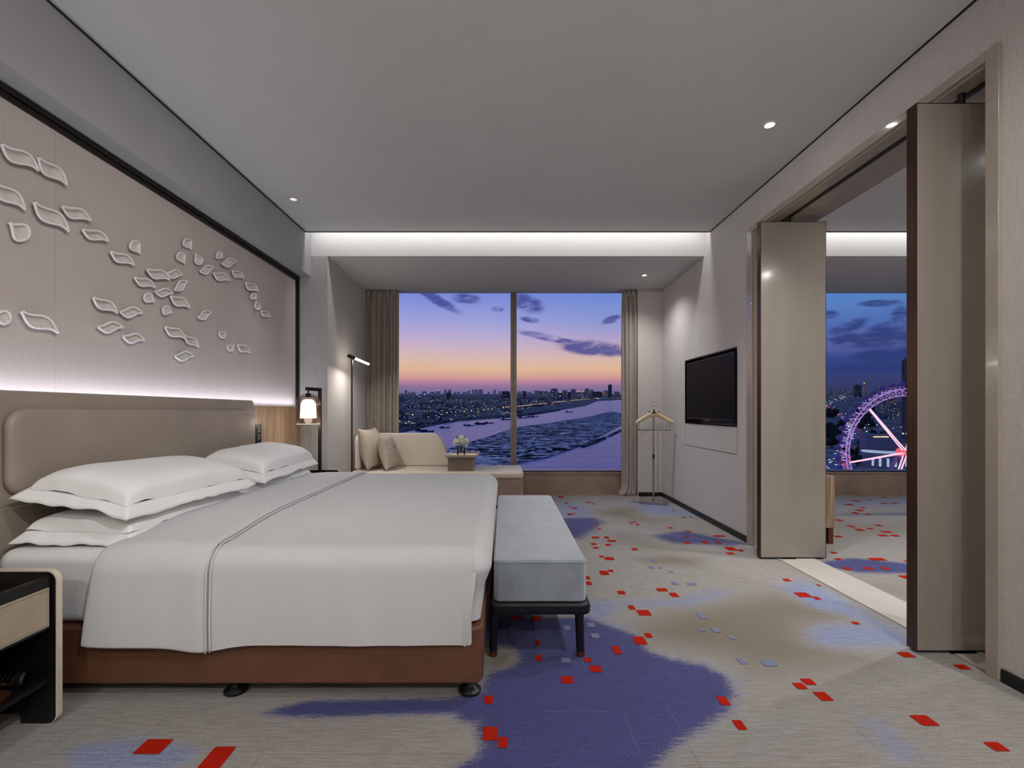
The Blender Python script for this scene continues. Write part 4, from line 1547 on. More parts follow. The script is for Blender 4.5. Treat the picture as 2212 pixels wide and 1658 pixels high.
# ------------------------------------------------------------------ daybed under the window
SX0, SX1, SY0, SY1 = -1.86, 0.222, 5.46, 6.20
t = thing('daybed', ((SX0 + SX1) / 2, (SY0 + SY1) / 2, 0), 'cream leather daybed with a raised back under the window', 'sofa')
mb = MB()
mb.prism(rrect(SX0 + 0.01, SX1, SY0, SY1, 0.05, 6), 'z', 0.03, 0.345)
mb.build('base', M['sofa_base'], t, bevel=0.01)
mb = MB()
mb.prism(rrect(SX0 + 0.05, SX1 - 0.04, SY0 + 0.04, SY1 - 0.04, 0.03, 4), 'z', 0.0008, 0.03)
mb.build('plinth', M['black_wood'], t)
mb = MB()
mb.prism(rrect(SX0 + 0.01, SX1 + 0.004, SY0 - 0.004, SY1, 0.06, 6), 'z', 0.348, 0.430)
mb.build('seat', M['sofa_fabric'], t, bevel=0.035, bseg=6)
mb = MB()
bx1 = at(965, 980, 6.1).x
zt_ = at(900, 935, 6.08).z
# back: profile in x,z with a swept-down right end
poly = [(SX0 + 0.005, 0.43), (bx1 + 0.05, 0.43), (bx1 + 0.03, 0.50)]
for k in range(11):
    a = k / 10
    # smooth curve from the foot of the end to the top
    x = bx1 + 0.03 - 0.16 * a - 0.06 * a * a
    z = 0.50 + (zt_ - 0.50) * (1 - (1 - a) ** 2.0)
    poly.append((x, z))
poly += [(SX0 + 0.06, zt_), (SX0 + 0.03, zt_ - 0.01), (SX0 + 0.012, zt_ - 0.03), (SX0 + 0.005, zt_ - 0.06)]
mb.prism(poly, 'y', 6.07, 6.19)
mb.build('backrest', M['sofa_leather'], t, bevel=0.022, bseg=5)
mb = MB()
poly = [(5.70, 0.43), (6.08, 0.43), (6.08, zt_ - 0.004), (5.80, zt_ - 0.004), (5.76, zt_ - 0.012), (5.725, zt_ - 0.04), (5.705, zt_ - 0.09)]
mb.prism(poly, 'x', SX0 + 0.006, SX0 + 0.085)
mb.build('arm', M['sofa_leather'], t, bevel=0.022, bseg=5)

# scatter cushions
def cushion(name, S, H, seed, m_, ribs=False):
    nu, nv = (40, 170) if ribs else (40, 40)
    def prof(u, v):
        return (max(0.0, 1 - abs(u) ** 2.2) * max(0.0, 1 - abs(v) ** 2.2)) ** 0.55
    mb = MB()
    for sgn in (1, -1):
        def fn(i, j):
            u, v = i / (nu - 1) * 2 - 1, j / (nv - 1) * 2 - 1
            x = u * S / 2 * (1 - 0.10 * (1 - v * v) * abs(u) ** 2)
            y = v * S / 2 * (1 - 0.10 * (1 - u * u) * abs(v) ** 2)
            p = prof(u, v)
            z = sgn * H / 2 * p + 0.006 * ns(x * 8, y * 8, seed) * p ** .4
            if ribs:
                z += sgn * 0.0048 * math.sin(v * PI * 22) * p ** .3
            return (x, y, z)
        mb.grid(fn, nu, nv)
    o = mb.build(name, m_, None, smooth=True, origin=(0, 0, 0), weld=True)
    mb = MB()
    N = 120
    pts = []
    for k in range(N):
        tt = k / N * 4
        s_ = tt % 1 * 2 - 1
        u, v = ((s_, -1), (1, s_), (-s_, 1), (-1, -s_))[int(tt)]
        pts.append((u * S / 2 * (1 - 0.10 * (1 - v * v)), v * S / 2 * (1 - 0.10 * (1 - u * u)), 0.006 * ns(u, v, seed) * 0))
    mb.tube(pts, 0.004, 6, closed=True)
    mb.build('piping', m_, o, smooth=True)
    return o


def orient(o, loc, normal, lean):
    """stand a cushion upright: its face looks along `normal`, leaning back by `lean` degrees, rotated square to the ground"""
    n = Vector(normal).normalized()
    z = (Vector((0, 0, 1)) * math.cos(R_(lean)) - n * math.sin(R_(lean))).normalized()
    f = (n * math.cos(R_(lean)) + Vector((0, 0, 1)) * math.sin(R_(lean))).normalized()
    x = z.cross(f)
    m = Matrix((x, z, f)).transposed().to_4x4()
    m.translation = loc
    o.matrix_world = m


o = cushion('scatter_cushion', 0.51, 0.23, 3, M['linen'])
orient(o, (-1.660, 5.78, 0.690), (1.0, -0.13, 0), 13)
tag(o, 'large plain beige linen cushion leaning on the daybed arm', 'cushion')
o = cushion('scatter_cushion', 0.42, 0.19, 8, M['knit'], True)
orient(o, (-1.440, 5.74, 0.645), (1.0, -0.10, 0), 13)
tag(o, 'smaller ribbed cream cushion leaning on the large linen one', 'cushion')

# tray table standing on the daybed seat
tx0, tx1, ty0, ty1 = (962 - VX) * 5.50 / FPX, (1032 - VX) * 5.50 / FPX, 5.50, 6.02
t = thing('tray_table', ((tx0 + tx1) / 2, 5.75, 0.43), 'taupe pedestal tray table with a dark mirror top on the daybed', 'table')
mb = MB()
mb.box((967 - VX) * 5.56 / FPX, (1022.5 - VX) * 5.56 / FPX, 5.56, 5.96, 0.4305, 0.590)
mb.build('pedestal', M['taupe_lacquer'], t, bevel=0.006)
mb = MB()
o_ = rrect(tx0, tx1, ty0, ty1, 0.02, 4)
i_ = rrect(tx0 + 0.028, tx1 - 0.028, ty0 + 0.028, ty1 - 0.028, 0.006, 4)
n_ = len(o_)
lev = [(o_, 0.590, 0.03), (o_, 0.612, 0.0), (o_, 0.627, 0.0), (o_, 0.630, 0.004)]
vs = []
cx_, cy_ = (tx0 + tx1) / 2, (ty0 + ty1) / 2
def insl(pl, k):
    return [(x + (k if x < cx_ else -k), y + (k if y < cy_ else -k)) for x, y in pl]
rings = [[(x, y, 0.590) for x, y in insl(o_, 0.022)], [(x, y, 0.596) for x, y in insl(o_, 0.008)], [(x, y, 0.608) for x, y in o_],
    [(x, y, 0.624) for x, y in insl(o_, 0.001)], [(x, y, 0.630) for x, y in insl(o_, 0.006)], [(x, y, 0.622) for x, y in i_], [(x, y, 0.612) for x, y in i_]]
vs = [p for r in rings for p in r]
fs = [(i * n_ + j, i * n_ + (j + 1) % n_, (i + 1) * n_ + (j + 1) % n_, (i + 1) * n_ + j) for i in range(len(rings) - 1) for j in range(n_)]
fs += [tuple(range(n_)), tuple(range((len(rings) - 1) * n_, len(rings) * n_))]
mb.add(vs, fs)
mb.build('tray_rim', M['casing'], t, auto=35)
mb = MB()
mb.prism(i_, 'z', 0.6122, 0.6165)
mb.build('mirror_top', M['dark_mirror'], t)

# vase of white roses
vx, vy, vz = at(996, 984, 5.72).x, 5.72, 0.6168
t = thing('vase', (vx, vy, vz), 'clear glass cylinder vase half filled with water on the tray table', 'vase')
mb = MB()
mb.lathe([(0.0, vz), (0.050, vz), (0.050, vz + 0.135), (0.047, vz + 0.135), (0.047, vz + 0.012), (0.0, vz + 0.012)], (vx, vy, 0), 32)
mb.build('glass', M['clear_glass'], t, auto=40)
mb = MB()
mb.lathe([(0.0, vz + 0.0125), (0.0465, vz + 0.0125), (0.0465, vz + 0.065), (0.0, vz + 0.065)], (vx, vy, 0), 28)
mb.build('water', M['water_glass'] if 'water_glass' in M else M['clear_glass'], t, auto=40)


def rose(c, ax, r, label, k):
    ax = Vector(ax).normalized()
    t = thing('white_rose', c, label, 'flower', 'white roses in the vase')
    q = ax.to_track_quat('Z', 'Y')
    mb = MB()
    for layer, (n_, rr, hh, op) in enumerate(((3, .30, .95, .15), (4, .55, .9, .35), (5, .80, .72, .6), (6, 1.0, .45, .95))):
        for a in range(n_):
            th0 = 2 * PI * a / n_ + layer * .7 + k
            def fn(i, j):
                u = i / 7 * 2 - 1
                v = j / 6
                th = th0 + u * PI / n_ * 1.25
                rad = r * rr * (0.25 + 0.75 * math.sin(v * PI * .5) ** .8) * (1 + 0.10 * op * v * v * (1 - u * u))
                z = r * (-0.55 + (hh + 0.4) * v - 0.35 * op * max(0, v - .75) * 3 - 0.18 * u * u * v)
                return Vector(c) + q @ Vector((rad * math.cos(th), rad * math.sin(th), z))
            mb.grid(fn, 8, 7)
    mb.build('petals', M['rose'], t, smooth=True, solid=0.001)
    mb = MB()
    p = Vector(c) - ax * r * .5
    e = Vector((vx + (c[0] - vx) * -0.25, vy + (c[1] - vy) * -.25, vz + 0.02))
    mb.tube([p, (p + e) / 2 + Vector((0, 0, 0.01)), e], 0.0028, 6)
    mb.build('stem', M['stem'], t, smooth=True)


for k, (dx, dy, dz, r, ax, lb) in enumerate((
    (-0.055, -0.02, 0.158, 0.047, (-0.75, -0.35, 0.6), 'white rose furthest left in the vase'),
    (-0.012, -0.045, 0.150, 0.044, (-0.2, -0.8, 0.5), 'white rose low at the front of the vase, left of centre'),
    (0.005, 0.01, 0.198, 0.050, (0.0, -0.15, 1), 'white rose at the top of the bouquet'),
    (0.045, -0.045, 0.140, 0.046, (0.45, -0.8, 0.35), 'white rose hanging low over the vase rim, right of centre'),
    (0.062, 0.005, 0.170, 0.046, (0.8, -0.1, 0.6), 'white rose furthest right in the vase'),
    (-0.030, 0.05, 0.170, 0.044, (-0.4, 0.7, 0.6), 'white rose at the back of the bouquet'),
)):
    rose((vx + dx, vy + dy, vz + dz), ax, r, lb, k)
for lb, dx in (('green rose leaf at the upper left of the bouquet', -0.048), ('green rose leaf at the upper right of the bouquet', 0.045)):
    mb = MB()
    def fn(i, j, dx=dx):
        u, v = i / 6, j / 4 * 2 - 1
        w = 0.014 * math.sin(PI * u) ** .8
        return (vx + dx * (0.7 + 0.45 * u) + v * w, vy + 0.02 - 0.01 * v * v, vz + 0.185 + 0.042 * u - 0.005 * v * v)
    mb.grid(fn, 7, 5)
    mb.tube([(vx + dx * .7, vy + 0.02, vz + 0.186), (vx + dx * .25, vy + .01, vz + 0.10), (vx + dx * .1, vy, vz + .03)], 0.002, 5)
    tag(mb.build('rose_leaf', M['stem'], None, smooth=True, solid=0.001), lb, 'leaf')


# ------------------------------------------------------------------ curtains
def curtain(name, x0, x1, y, nw, label, seed, flare=0.0):
    nx, nz = nw * 26, 60
    H = HZ - 0.006
    random.seed(seed)
    ph = [random.uniform(-.5, .5) for _ in range(nw + 2)]
    am = [random.uniform(.65, 1.25) for _ in range(nw + 2)]
    def fn(i, j):
        u = i / (nx - 1)
        v = j / (nz - 1)                       # 0 floor, 1 top
        k = u * nw
        a = am[int(min(nw, k))] * (1 - k % 1) + am[int(min(nw, k)) + 1] * (k % 1)
        z = 0.002 + (H - 0.002) * v
        amp = 0.050 * a * (1 - 0.55 * max(0, v - .9) / .1)
        ang = 2 * PI * k + ph[int(min(nw, k))] * 1.2 * math.sin(v * 2.2)
        xx = x0 + (x1 - x0) * u + 0.020 * math.sin(2 * ang) + 0.01 * ns(u * 5, v * 2, seed)
        yy = y + amp * (math.sin(ang) + 0.22 * math.sin(2.0 * ang + 1.3 + 2 * k)) + 0.008 * ns(u * 9, v * 3, seed)
        if v < 0.05 and flare:
            f = (0.05 - v) / 0.05
            xx += -flare * f * f * (1 - u) + 0.01 * f * ns(u * 20, 3)
            yy -= 0.05 * f * f * (0.5 + .5 * math.sin(ang))
        return (min(max(xx, x0 - 0.06), 1.797), yy, z)
    t = thing(name, ((x0 + x1) / 2, y, 0), label, 'curtain')
    mb = MB()
    mb.grid(fn, nx, nz)
    mb.build('drape', M['curtain'], t, smooth=True, solid=0.003)
    mb = MB()
    for k in range(nw):
        u = (k + 0.25) / nw
        xx = x0 + (x1 - x0) * u
        for s in (-.012, 0, .012):
            mb.tube([(xx + s, y - 0.040, H - 0.085), (xx + s, y - 0.046, H - 0.04), (xx + s * 1.4, y - 0.038, H - 0.003)], [0.004, 0.010, 0.007], 8)
    mb.build('heading_pleats', M['curtain'], t, smooth=True)


curtain('curtain', -1.865, -1.435, 6.315, 5, 'taupe curtain drawn to the left of the window behind the reading lamp', 4)
curtain('curtain', 1.605, 1.79, 6.315, 3, 'narrow taupe curtain drawn to the right of the window by the valet stand', 9, 0.09)

# ------------------------------------------------------------------ valet stand
bx = [fl(1376, 1081.5), fl(1432, 1091), fl(1448, 1085.5)]
t = thing('valet_stand', (1.866, 5.80, 0), 'chrome valet stand with a pale wooden hanger in the corner', 'valet stand')
th = R_(-20)
cs, sn = math.cos(th), math.sin(th)
def vp(x, y, z):
    return (1.866 + x * cs - y * sn, 5.80 + x * sn + y * cs, z)
mb = MB()
out = [vp(x, y, 0)[:2] for x, y in rrect(-0.165, 0.165, -0.125, 0.125, 0.004, 2)]
mb.prism(out, 'z', 0.0008, 0.034)
mb.build('base_plate', M['chrome'], t, bevel=0.002)
zt_ = 1.153
mb = MB()
mb.tube([vp(0, 0, 0.034), vp(0, 0, 1.12)], 0.0105, 20)
pl_ = mb.build('pole', M['chrome'], t, auto=40)
mb = MB()
zj = at(1411, 985, 5.8).z
mb.tube([vp(0, 0, zj - 0.03), vp(0, 0, zj + 0.025)], 0.0145, 20)
mb.build('collar', M['dark_chrome'], pl_, auto=40)
# hanger
sh = [(-0.225, 0.992), (-0.19, 1.022), (-0.12, 1.072), (-0.06, 1.112), (-0.045, 1.128), (0, 1.134), (0.045, 1.128), (0.06, 1.112), (0.12, 1.072), (0.19, 1.022), (0.225, 0.992)]
mb = MB()
th2 = R_(-4)
cs2, sn2 = math.cos(th2), math.sin(th2)
def hp(x, y, z):
    return (1.866 + x * cs2 - y * sn2, 5.785 + x * sn2 + y * cs2, z)
nn = 40
def hang(i, j):
    u = i / (nn - 1) * 2 - 1
    x = u * 0.228
    ax = abs(u)
    zc = 1.112 - 0.125 * max(0, ax - 0.16) ** 1.05 * 1.05 - 0.0
    hh = 0.027 + 0.014 * (1 - ax) ** 2 - 0.002 * ax
    ww = 0.012 + 0.020 * ax ** 1.5
    if ax > 0.97:
        hh *= .8
    a = 2 * PI * j / 14
    return hp(x, -0.02 * ax * ax + ww * math.cos(a), zc + hh * math.sin(a))
mb.grid(hang, nn, 14, cv=True)
k = len(mb.v)
mb.f += [tuple(k - 14 * nn + j for j in range(14)), tuple(k - 14 + j for j in range(14))]
mb.m += [0, 0]
hg = mb.build('hanger', M['hanger'], t, smooth=True)
mb = MB()
mb.lathe([(0.0, 1.126), (0.034, 1.129), (0.036, 1.136), (0.012, 1.146), (0.008, 1.17), (0.0, 1.172)], hp(0, 0.0, 0), 24)
for s in (-1, 1):
    mb.tube([hp(s * 0.03, 0, 1.138), hp(s * 0.055, -0.004, 1.141), hp(s * 0.07, -0.01, 1.138)], [0.006, 0.006, 0.004], 8)
mb.build('cap', M['dark_chrome'], t, auto=40)
mb = MB()
rc = at(1411.5, 872.5, 5.79).z
mb.tube([hp(0.032 * math.sin(a), 0, rc + 0.032 * math.cos(a)) for a in [2 * PI * k / 32 for k in range(32)]], 0.0022, 8, closed=True)
mb.build('ring', M['chrome'], t, smooth=True)
zr = at(1411, 928, 5.79).z
mb = MB()
mb.tube([hp(-0.235, -0.03, zr), hp(0.205, -0.03, zr)], 0.0065, 14)
for s in (-0.18, 0.15):
    mb.tube([hp(s, -0.03, zr), hp(s, -0.03, zr + 0.02)], 0.006, 10)
rd = mb.build('trouser_bar', M['chrome'], t, auto=40)
mb = MB()
for s in (-0.185, 0.185):
    mb.tube([hp(s, -0.03, zr), hp(s, -0.02, zr + 0.06), hp(s * 1.0, -0.015, 1.015)], 0.003, 8)
mb.build('hook_wire', M['chrome'], rd, smooth=True)

# ------------------------------------------------------------------ television in its recess
t = thing('television', (2.13, 4.80, 1.063), 'black flat television set into the wall recess', 'television')
ty_0, ty_1, tz0, tz1 = 4.252, 5.360, 1.063, 1.697
mb = MB()
mb.box(2.104, 2.150, ty_0, ty_1, tz0, tz1)
mb.build('casing', M['black_plastic'], t, bevel=0.004)
mb = MB()
mb.box(2.1025, 2.1041, ty_0 + 0.008, ty_1 - 0.008, tz0 + 0.014, tz1 - 0.008)
mb.build('screen', M['screen'], t)
mb = MB()
mb.box(2.150, 2.222, 4.62, 5.0, 1.25, 1.52)
mb.build('wall_bracket', M['black_trim'], t)
mb = MB()
mb.box(2.112, 2.13, 4.76, 4.86, tz0 - 0.008, tz0 + 0.001)
mb.build('sensor_bar', M['chrome'], t)

# timber-ended cabinet in the adjoining room
t = thing('low_cabinet', (2.74, 4.3, 0), 'low oak cabinet on brown feet half hidden behind the open door leaf', 'cabinet')
zc0, zc1 = at(1795, 1140, 4.0).z, at(1795, 1028, 4.0).z
mb = MB()
mb.box(2.52, 2.852, 4.0, 4.60, zc0, zc1)
mb.build('body', M['wood'], t, bevel=0.004)
for lx in (2.56, 2.826):
    for ly in (4.03, 4.56):
        mb = MB()
        mb.box(lx - 0.022, lx + 0.022, ly - 0.022, ly + 0.022, 0.0008, zc0)
        mb.build('leg', M['copper'], t, bevel=0.003)


# ------------------------------------------------------------------ recessed downlights
def downlight(x, y, z, label, on=1.0, r=0.047, energy=None, spot=True, ang=160, blend=1.0, aim=None):
    t = thing('ceiling_downlight', (x, y, z), label, 'downlight', 'recessed ceiling downlights')
    if aim is not None:
        aim = (Vector(aim) - Vector((x, y, z))).to_track_quat('-Z', 'Y').to_euler()
    mb = MB()
    n = 32
    prof = [(r, z - 0.0005), (r, z - 0.004), (r * .93, z - 0.0055), (r * .66, z - 0.0045), (r * .60, z - 0.0015), (r * .60, z - 0.0005)]
    mb.lathe(prof, (x, y, 0), n)
    mb.build('trim_ring', M['dl_ring'], t, auto=40)
    mb = MB()
    mb.lathe([(0.0, z - 0.0030), (r * .58, z - 0.0030), (r * .58, z - 0.0015)], (x, y, 0), n)
    mb.build('lens', M['lamp_on'] if on > .5 else M['lamp_dim'], t)
    if energy:
        light('downlight_beam', 'SPOT', (x, y, z - 0.012), energy * 1.12, (1.0, 0.993, 0.98), rot=(0, 0, 0) if not aim else aim, spot_size=R_(ang), spot_blend=blend, shadow_soft_size=0.05)
# ------------------------------------------------------------------ the land beyond the windows
GS, GZ = 0.039, -80.0                     # the plain rises gently away from the tower


def gz(y):
    return GZ + GS * y


def gp(px, py, dz=0.0):
    D = (CZ - GZ) * FPX / (py - VY + GS * FPX)
    return Vector(((px - VX) * D / FPX, D, gz(D) + dz))


def plain_mat(name, kind):
    m = bpy.data.materials.new(name)
    m.use_nodes = True
    g = G(m.node_tree)
    out = g.n('ShaderNodeOutputMaterial')
    p = g.n('ShaderNodeBsdfPrincipled')
    pos = g.n('ShaderNodeNewGeometry').outputs['Position']
    if kind == 'water':
        p.inputs['Base Color'].default_value = (*lin('#6A66A8'), 1)
        p.inputs['Roughness'].default_value = 0.22
        p.inputs['IOR'].default_value = 1.33
        p.inputs['Specular IOR Level'].default_value = 1.0
        b = g.n('ShaderNodeBump')
        b.inputs['Strength'].default_value = 1.0
        b.inputs['Distance'].default_value = 3.0
        nz = g.noise(g.mapping(pos, (0.05, 0.012, 1)), 1.0, 5.0, 0.7)
        g.set(b.inputs['Height'], nz)
        g.set(p.inputs['Normal'], b.outputs[0])
    elif kind == 'mud':
        w1 = g.noise(g.mapping(pos, (0.013, 0.0038, 1), rot=(0, 0, 0.3)), 1.0, 3.0, 0.5, 1.6)
        w2 = g.noise(g.mapping(pos, (0.022, 0.005, 1), rot=(0, 0, -0.25)), 1.0, 2.0, 0.5, 1.2)
        r1 = g.m('ABSOLUTE', g.m('SUBTRACT', w1, 0.5))
        r2 = g.m('ABSOLUTE', g.m('SUBTRACT', w2, 0.52))
        wet = g.m('MAXIMUM', g.ss(r1, 0.045, 0.022), g.ss(r2, 0.026, 0.010))
        c = g.mix(wet, lin('#141420'), lin('#E6DCDC'))
        fine = g.noise(g.mapping(pos, (0.15, 0.05, 1)), 1.0, 4.0, 0.7)
        c = g.mix(g.ss(fine, 0.58, 0.75, 0, 0.4), c, lin('#6A6670'))
        g.set(p.inputs['Base Color'], c)
        p.inputs['Roughness'].default_value = 0.9
        p.inputs['Specular IOR Level'].default_value = 0.0
    elif kind == 'mudbank':
        w1 = g.noise(g.mapping(pos, (0.02, 0.006, 1)), 1.0, 4.0, 0.6, 1.6)
        wet = g.ss(g.m('ABSOLUTE', g.m('SUBTRACT', w1, 0.5)), 0.02, 0.006)
        g.set(p.inputs['Base Color'], g.mix(wet, lin('#1C1C28'), lin('#D8D0D0')))
        p.inputs['Roughness'].default_value = 0.9
        p.inputs['Specular IOR Level'].default_value = 0.0
    else:
        n1 = g.noise(g.mapping(pos, (0.02, 0.008, 1)), 1.0, 5.0, 0.7)
        g.set(p.inputs['Base Color'], g.mix(g.ss(n1, 0.4, 0.65), lin('#5E5B5C'), lin('#A09A96')))
        p.inputs['Roughness'].default_value = 0.95
        p.inputs['Specular IOR Level'].default_value = 0.0
    g.set(out.inputs[0], p.outputs[0])
    return m


def ground_poly(name, pts, dz, m, label, kind='structure', cat='ground', solid=0.0):
    mb = MB()
    v = [gp(px, py, dz) for px, py in pts]
    n = len(v)
    mb.add(v + [q - Vector((0, 0, 1.2)) for q in v], [tuple(range(n)), tuple(range(2 * n - 1, n - 1, -1))] + [(i, i + n, (i + 1) % n + n, (i + 1) % n) for i in range(n)])
    o = mb.build(name, m)
    tag(o, label, cat, None, kind)
    return o


M['land'] = plain_mat('dark_city_plain', 'land')
M['water'] = plain_mat('river_water', 'water')
M['mud'] = plain_mat('tidal_mud', 'mud')
M['mudbank'] = plain_mat('muddy_bank', 'mudbank')
mb = MB()
D1, D2 = 60.0, 30000.0
mb.add([(-9000, D1, gz(D1)), (12000, D1, gz(D1)), (26000, D2, gz(D2)), (-20000, D2, gz(D2))], [(0, 1, 2, 3)])
tag(mb.build('ground_plain', M['land']), 'dark plain of the city spreading to the horizon', 'ground', None, 'structure')
ground_poly('river', [(760, 1130), (760, 946), (864, 932), (901, 926), (928, 919), (959, 913), (1026, 905), (1073, 902), (1116, 899), (1158, 895.5), (1211, 886), (1264, 877), (1291, 866), (1339, 863.5), (1480, 861),
    (1480, 1130)], 0.6, M['water'], 'wide lilac river crossing the view from the bedroom window', 'structure', 'river')
ground_poly('river_bank', [(740, 955), (740, 915), (864, 914), (960, 905), (1010, 899), (1073, 897), (1116, 895), (1158, 890), (1211, 883), (1211, 887), (1158, 896), (1116, 900.5), (1073, 904), (1026, 907), (985, 911), (959, 915), (928, 921), (901, 928), (864, 935)],
    1.2, M['mudbank'], 'dark muddy bank along the far side of the river', 'structure', 'river bank')
ground_poly('river_island', [(1317.7, 889.5), (1335, 891), (1352, 897), (1400, 905), (1400, 912), (1339, 920), (1291, 945), (1254, 964), (1185, 988), (1116, 1002), (1026, 1012), (960, 1020), (900, 1022), (915, 1000), (940, 985), (965, 972), (988, 965),
    (1026, 953), (1063, 942), (1100, 928), (1116, 924), (1150, 919), (1185, 914.5), (1230, 907), (1275, 900), (1300, 893)], 1.6, M['mud'], 'long dark tidal island laced with pale wet channels', 'structure', 'island')
ground_poly('river_spit', [(1254, 966), (1258, 961), (1300, 946), (1311, 944), (1309, 948), (1290, 957), (1262, 967)], 1.6, M['mudbank'], 'thin dark spit of mud in the near water', 'structure', 'river bank')
ground_poly('river_spit', [(1312, 943), (1330, 933), (1345, 926), (1347, 929), (1330, 938), (1316, 944)], 1.6, M['mudbank'], 'thin dark spit of mud close to the right-hand curtain', 'structure', 'river bank')

# street lighting, houses, towers
M['far_wall'] = mat('dusk_blue_concrete', '#4A4A6C', 0.9, var=0.1, vscale=0.02)


def window_mat(name, wall, lit, thr, sx, sz, estr, lit2=None):
    """facade with a grid of windows, some of them lit"""
    m = bpy.data.materials.new(name)
    m.use_nodes = True
    g = G(m.node_tree)
    out = g.n('ShaderNodeOutputMaterial')
    p = g.n('ShaderNodeBsdfPrincipled')
    pos = g.n('ShaderNodeNewGeometry').outputs['Position']
    s = g.n('ShaderNodeSeparateXYZ')
    g.set(s.inputs[0], pos)
    h = g.m('ADD', s.outputs[0], g.m('MULTIPLY', s.outputs[1], 0.9))
    fx = g.m('FRACT', g.m('DIVIDE', h, sx))
    fz = g.m('FRACT', g.m('DIVIDE', s.outputs[2], sz))
    ix = g.m('FLOOR', g.m('DIVIDE', h, sx))
    iz = g.m('FLOOR', g.m('DIVIDE', s.outputs[2], sz))
    cb = g.n('ShaderNodeCombineXYZ')
    g.set(cb.inputs[0], ix)
    g.set(cb.inputs[1], iz)
    wn = g.n('ShaderNodeTexWhiteNoise')
    g.set(wn.inputs[0], cb.outputs[0])
    on = g.m('GREATER_THAN', wn.outputs[0], thr)
    inx = g.m('MULTIPLY', g.m('GREATER_THAN', fx, 0.25), g.m('LESS_THAN', fx, 0.75))
    inz = g.m('MULTIPLY', g.m('GREATER_THAN', fz, 0.3), g.m('LESS_THAN', fz, 0.75))
    win = g.m('MULTIPLY', inx, inz)
    g.set(p.inputs['Base Color'], g.mix(win, lin(wall), tuple(x * .35 for x in lin(wall))))
    p.inputs['Roughness'].default_value = 0.85
    g.set(p.inputs['Emission Color'], g.mix(wn.outputs[0] if False else g.m('FRACT', g.m('MULTIPLY', wn.outputs[0], 37.0)), lin(lit), lin(lit2 or lit)))
    g.set(p.inputs['Emission Strength'], g.m('MULTIPLY', g.m('MULTIPLY', win, on), estr))
    g.set(out.inputs[0], p.outputs[0])
    return m


M['tower_haze_tint'] = window_mat('haze_tinted_tower_facade', '#D8CCC8', '#D9C4B0', 0.93, 14, 12, 0.5, '#9FC4D0')  # distance haze is put into this pale facade colour
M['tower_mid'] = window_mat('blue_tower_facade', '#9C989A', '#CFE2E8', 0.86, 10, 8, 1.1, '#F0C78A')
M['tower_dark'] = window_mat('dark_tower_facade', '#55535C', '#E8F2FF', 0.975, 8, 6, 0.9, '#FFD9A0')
M['house'] = window_mat('low_house_facade', '#A09A96', '#FFE2B0', 0.86, 6, 4, 1.1, '#A8E0E8')
M['house_pale'] = window_mat('pale_block_facade', '#4C5470', '#FFE9C8', 0.82, 5, 4, 1.0, '#C8E8F0')
M['roof'] = mat('dark_flat_roof', '#64605F', 0.9, var=0.1, vscale=0.05)
M['crown_light'] = emat('warm_roof_light', '#FFC890', 1.6)
M['lamp_orange'] = emat('orange_street_light', '#FFB86A', 4.0)
M['lamp_white'] = emat('white_street_light', '#F2F6FF', 4.0)
M['lamp_teal'] = emat('teal_flood_light', '#B8F4F0', 5.0)


def tower(px0, px1, ytop, ybase, m, label, group, lit_top=False, depth=None):
    a, b = gp(px0, ybase), gp(px1, ybase)
    D = a.y
    w = b.x - a.x
    h = (ybase - ytop) * D / FPX
    d = depth or w * 0.35
    z0 = a.z - 2
    mb = MB()
    mb.box(a.x, b.x, D, D + d, z0, z0 + h)
    # setback storey and plant room
    mb.box(a.x + w * .18, b.x - w * .3, D + d * .2, D + d * .8, z0 + h, z0 + h * 1.035, 1)
    mb.box(a.x + w * .55, b.x - w * .2, D + d * .3, D + d * .6, z0 + h, z0 + h * 1.06, 1)
    # vertical ribs on the corners
    for t_ in (0.0, 0.48, 0.94):
        mb.box(a.x + w * t_, a.x + w * (t_ + .06), D - w * .05, D, z0, z0 + h * 1.01, 1)
    mats = [m, M['roof']]
    if lit_top:
        mats.append(M['crown_light'])
        mb.box(a.x, b.x, D - w * .02, D - w * .001, z0 + h * .95, z0 + h, 2)
    o = mb.build('tower_block', mats)
    tag(o, label, 'building', group)
    return o


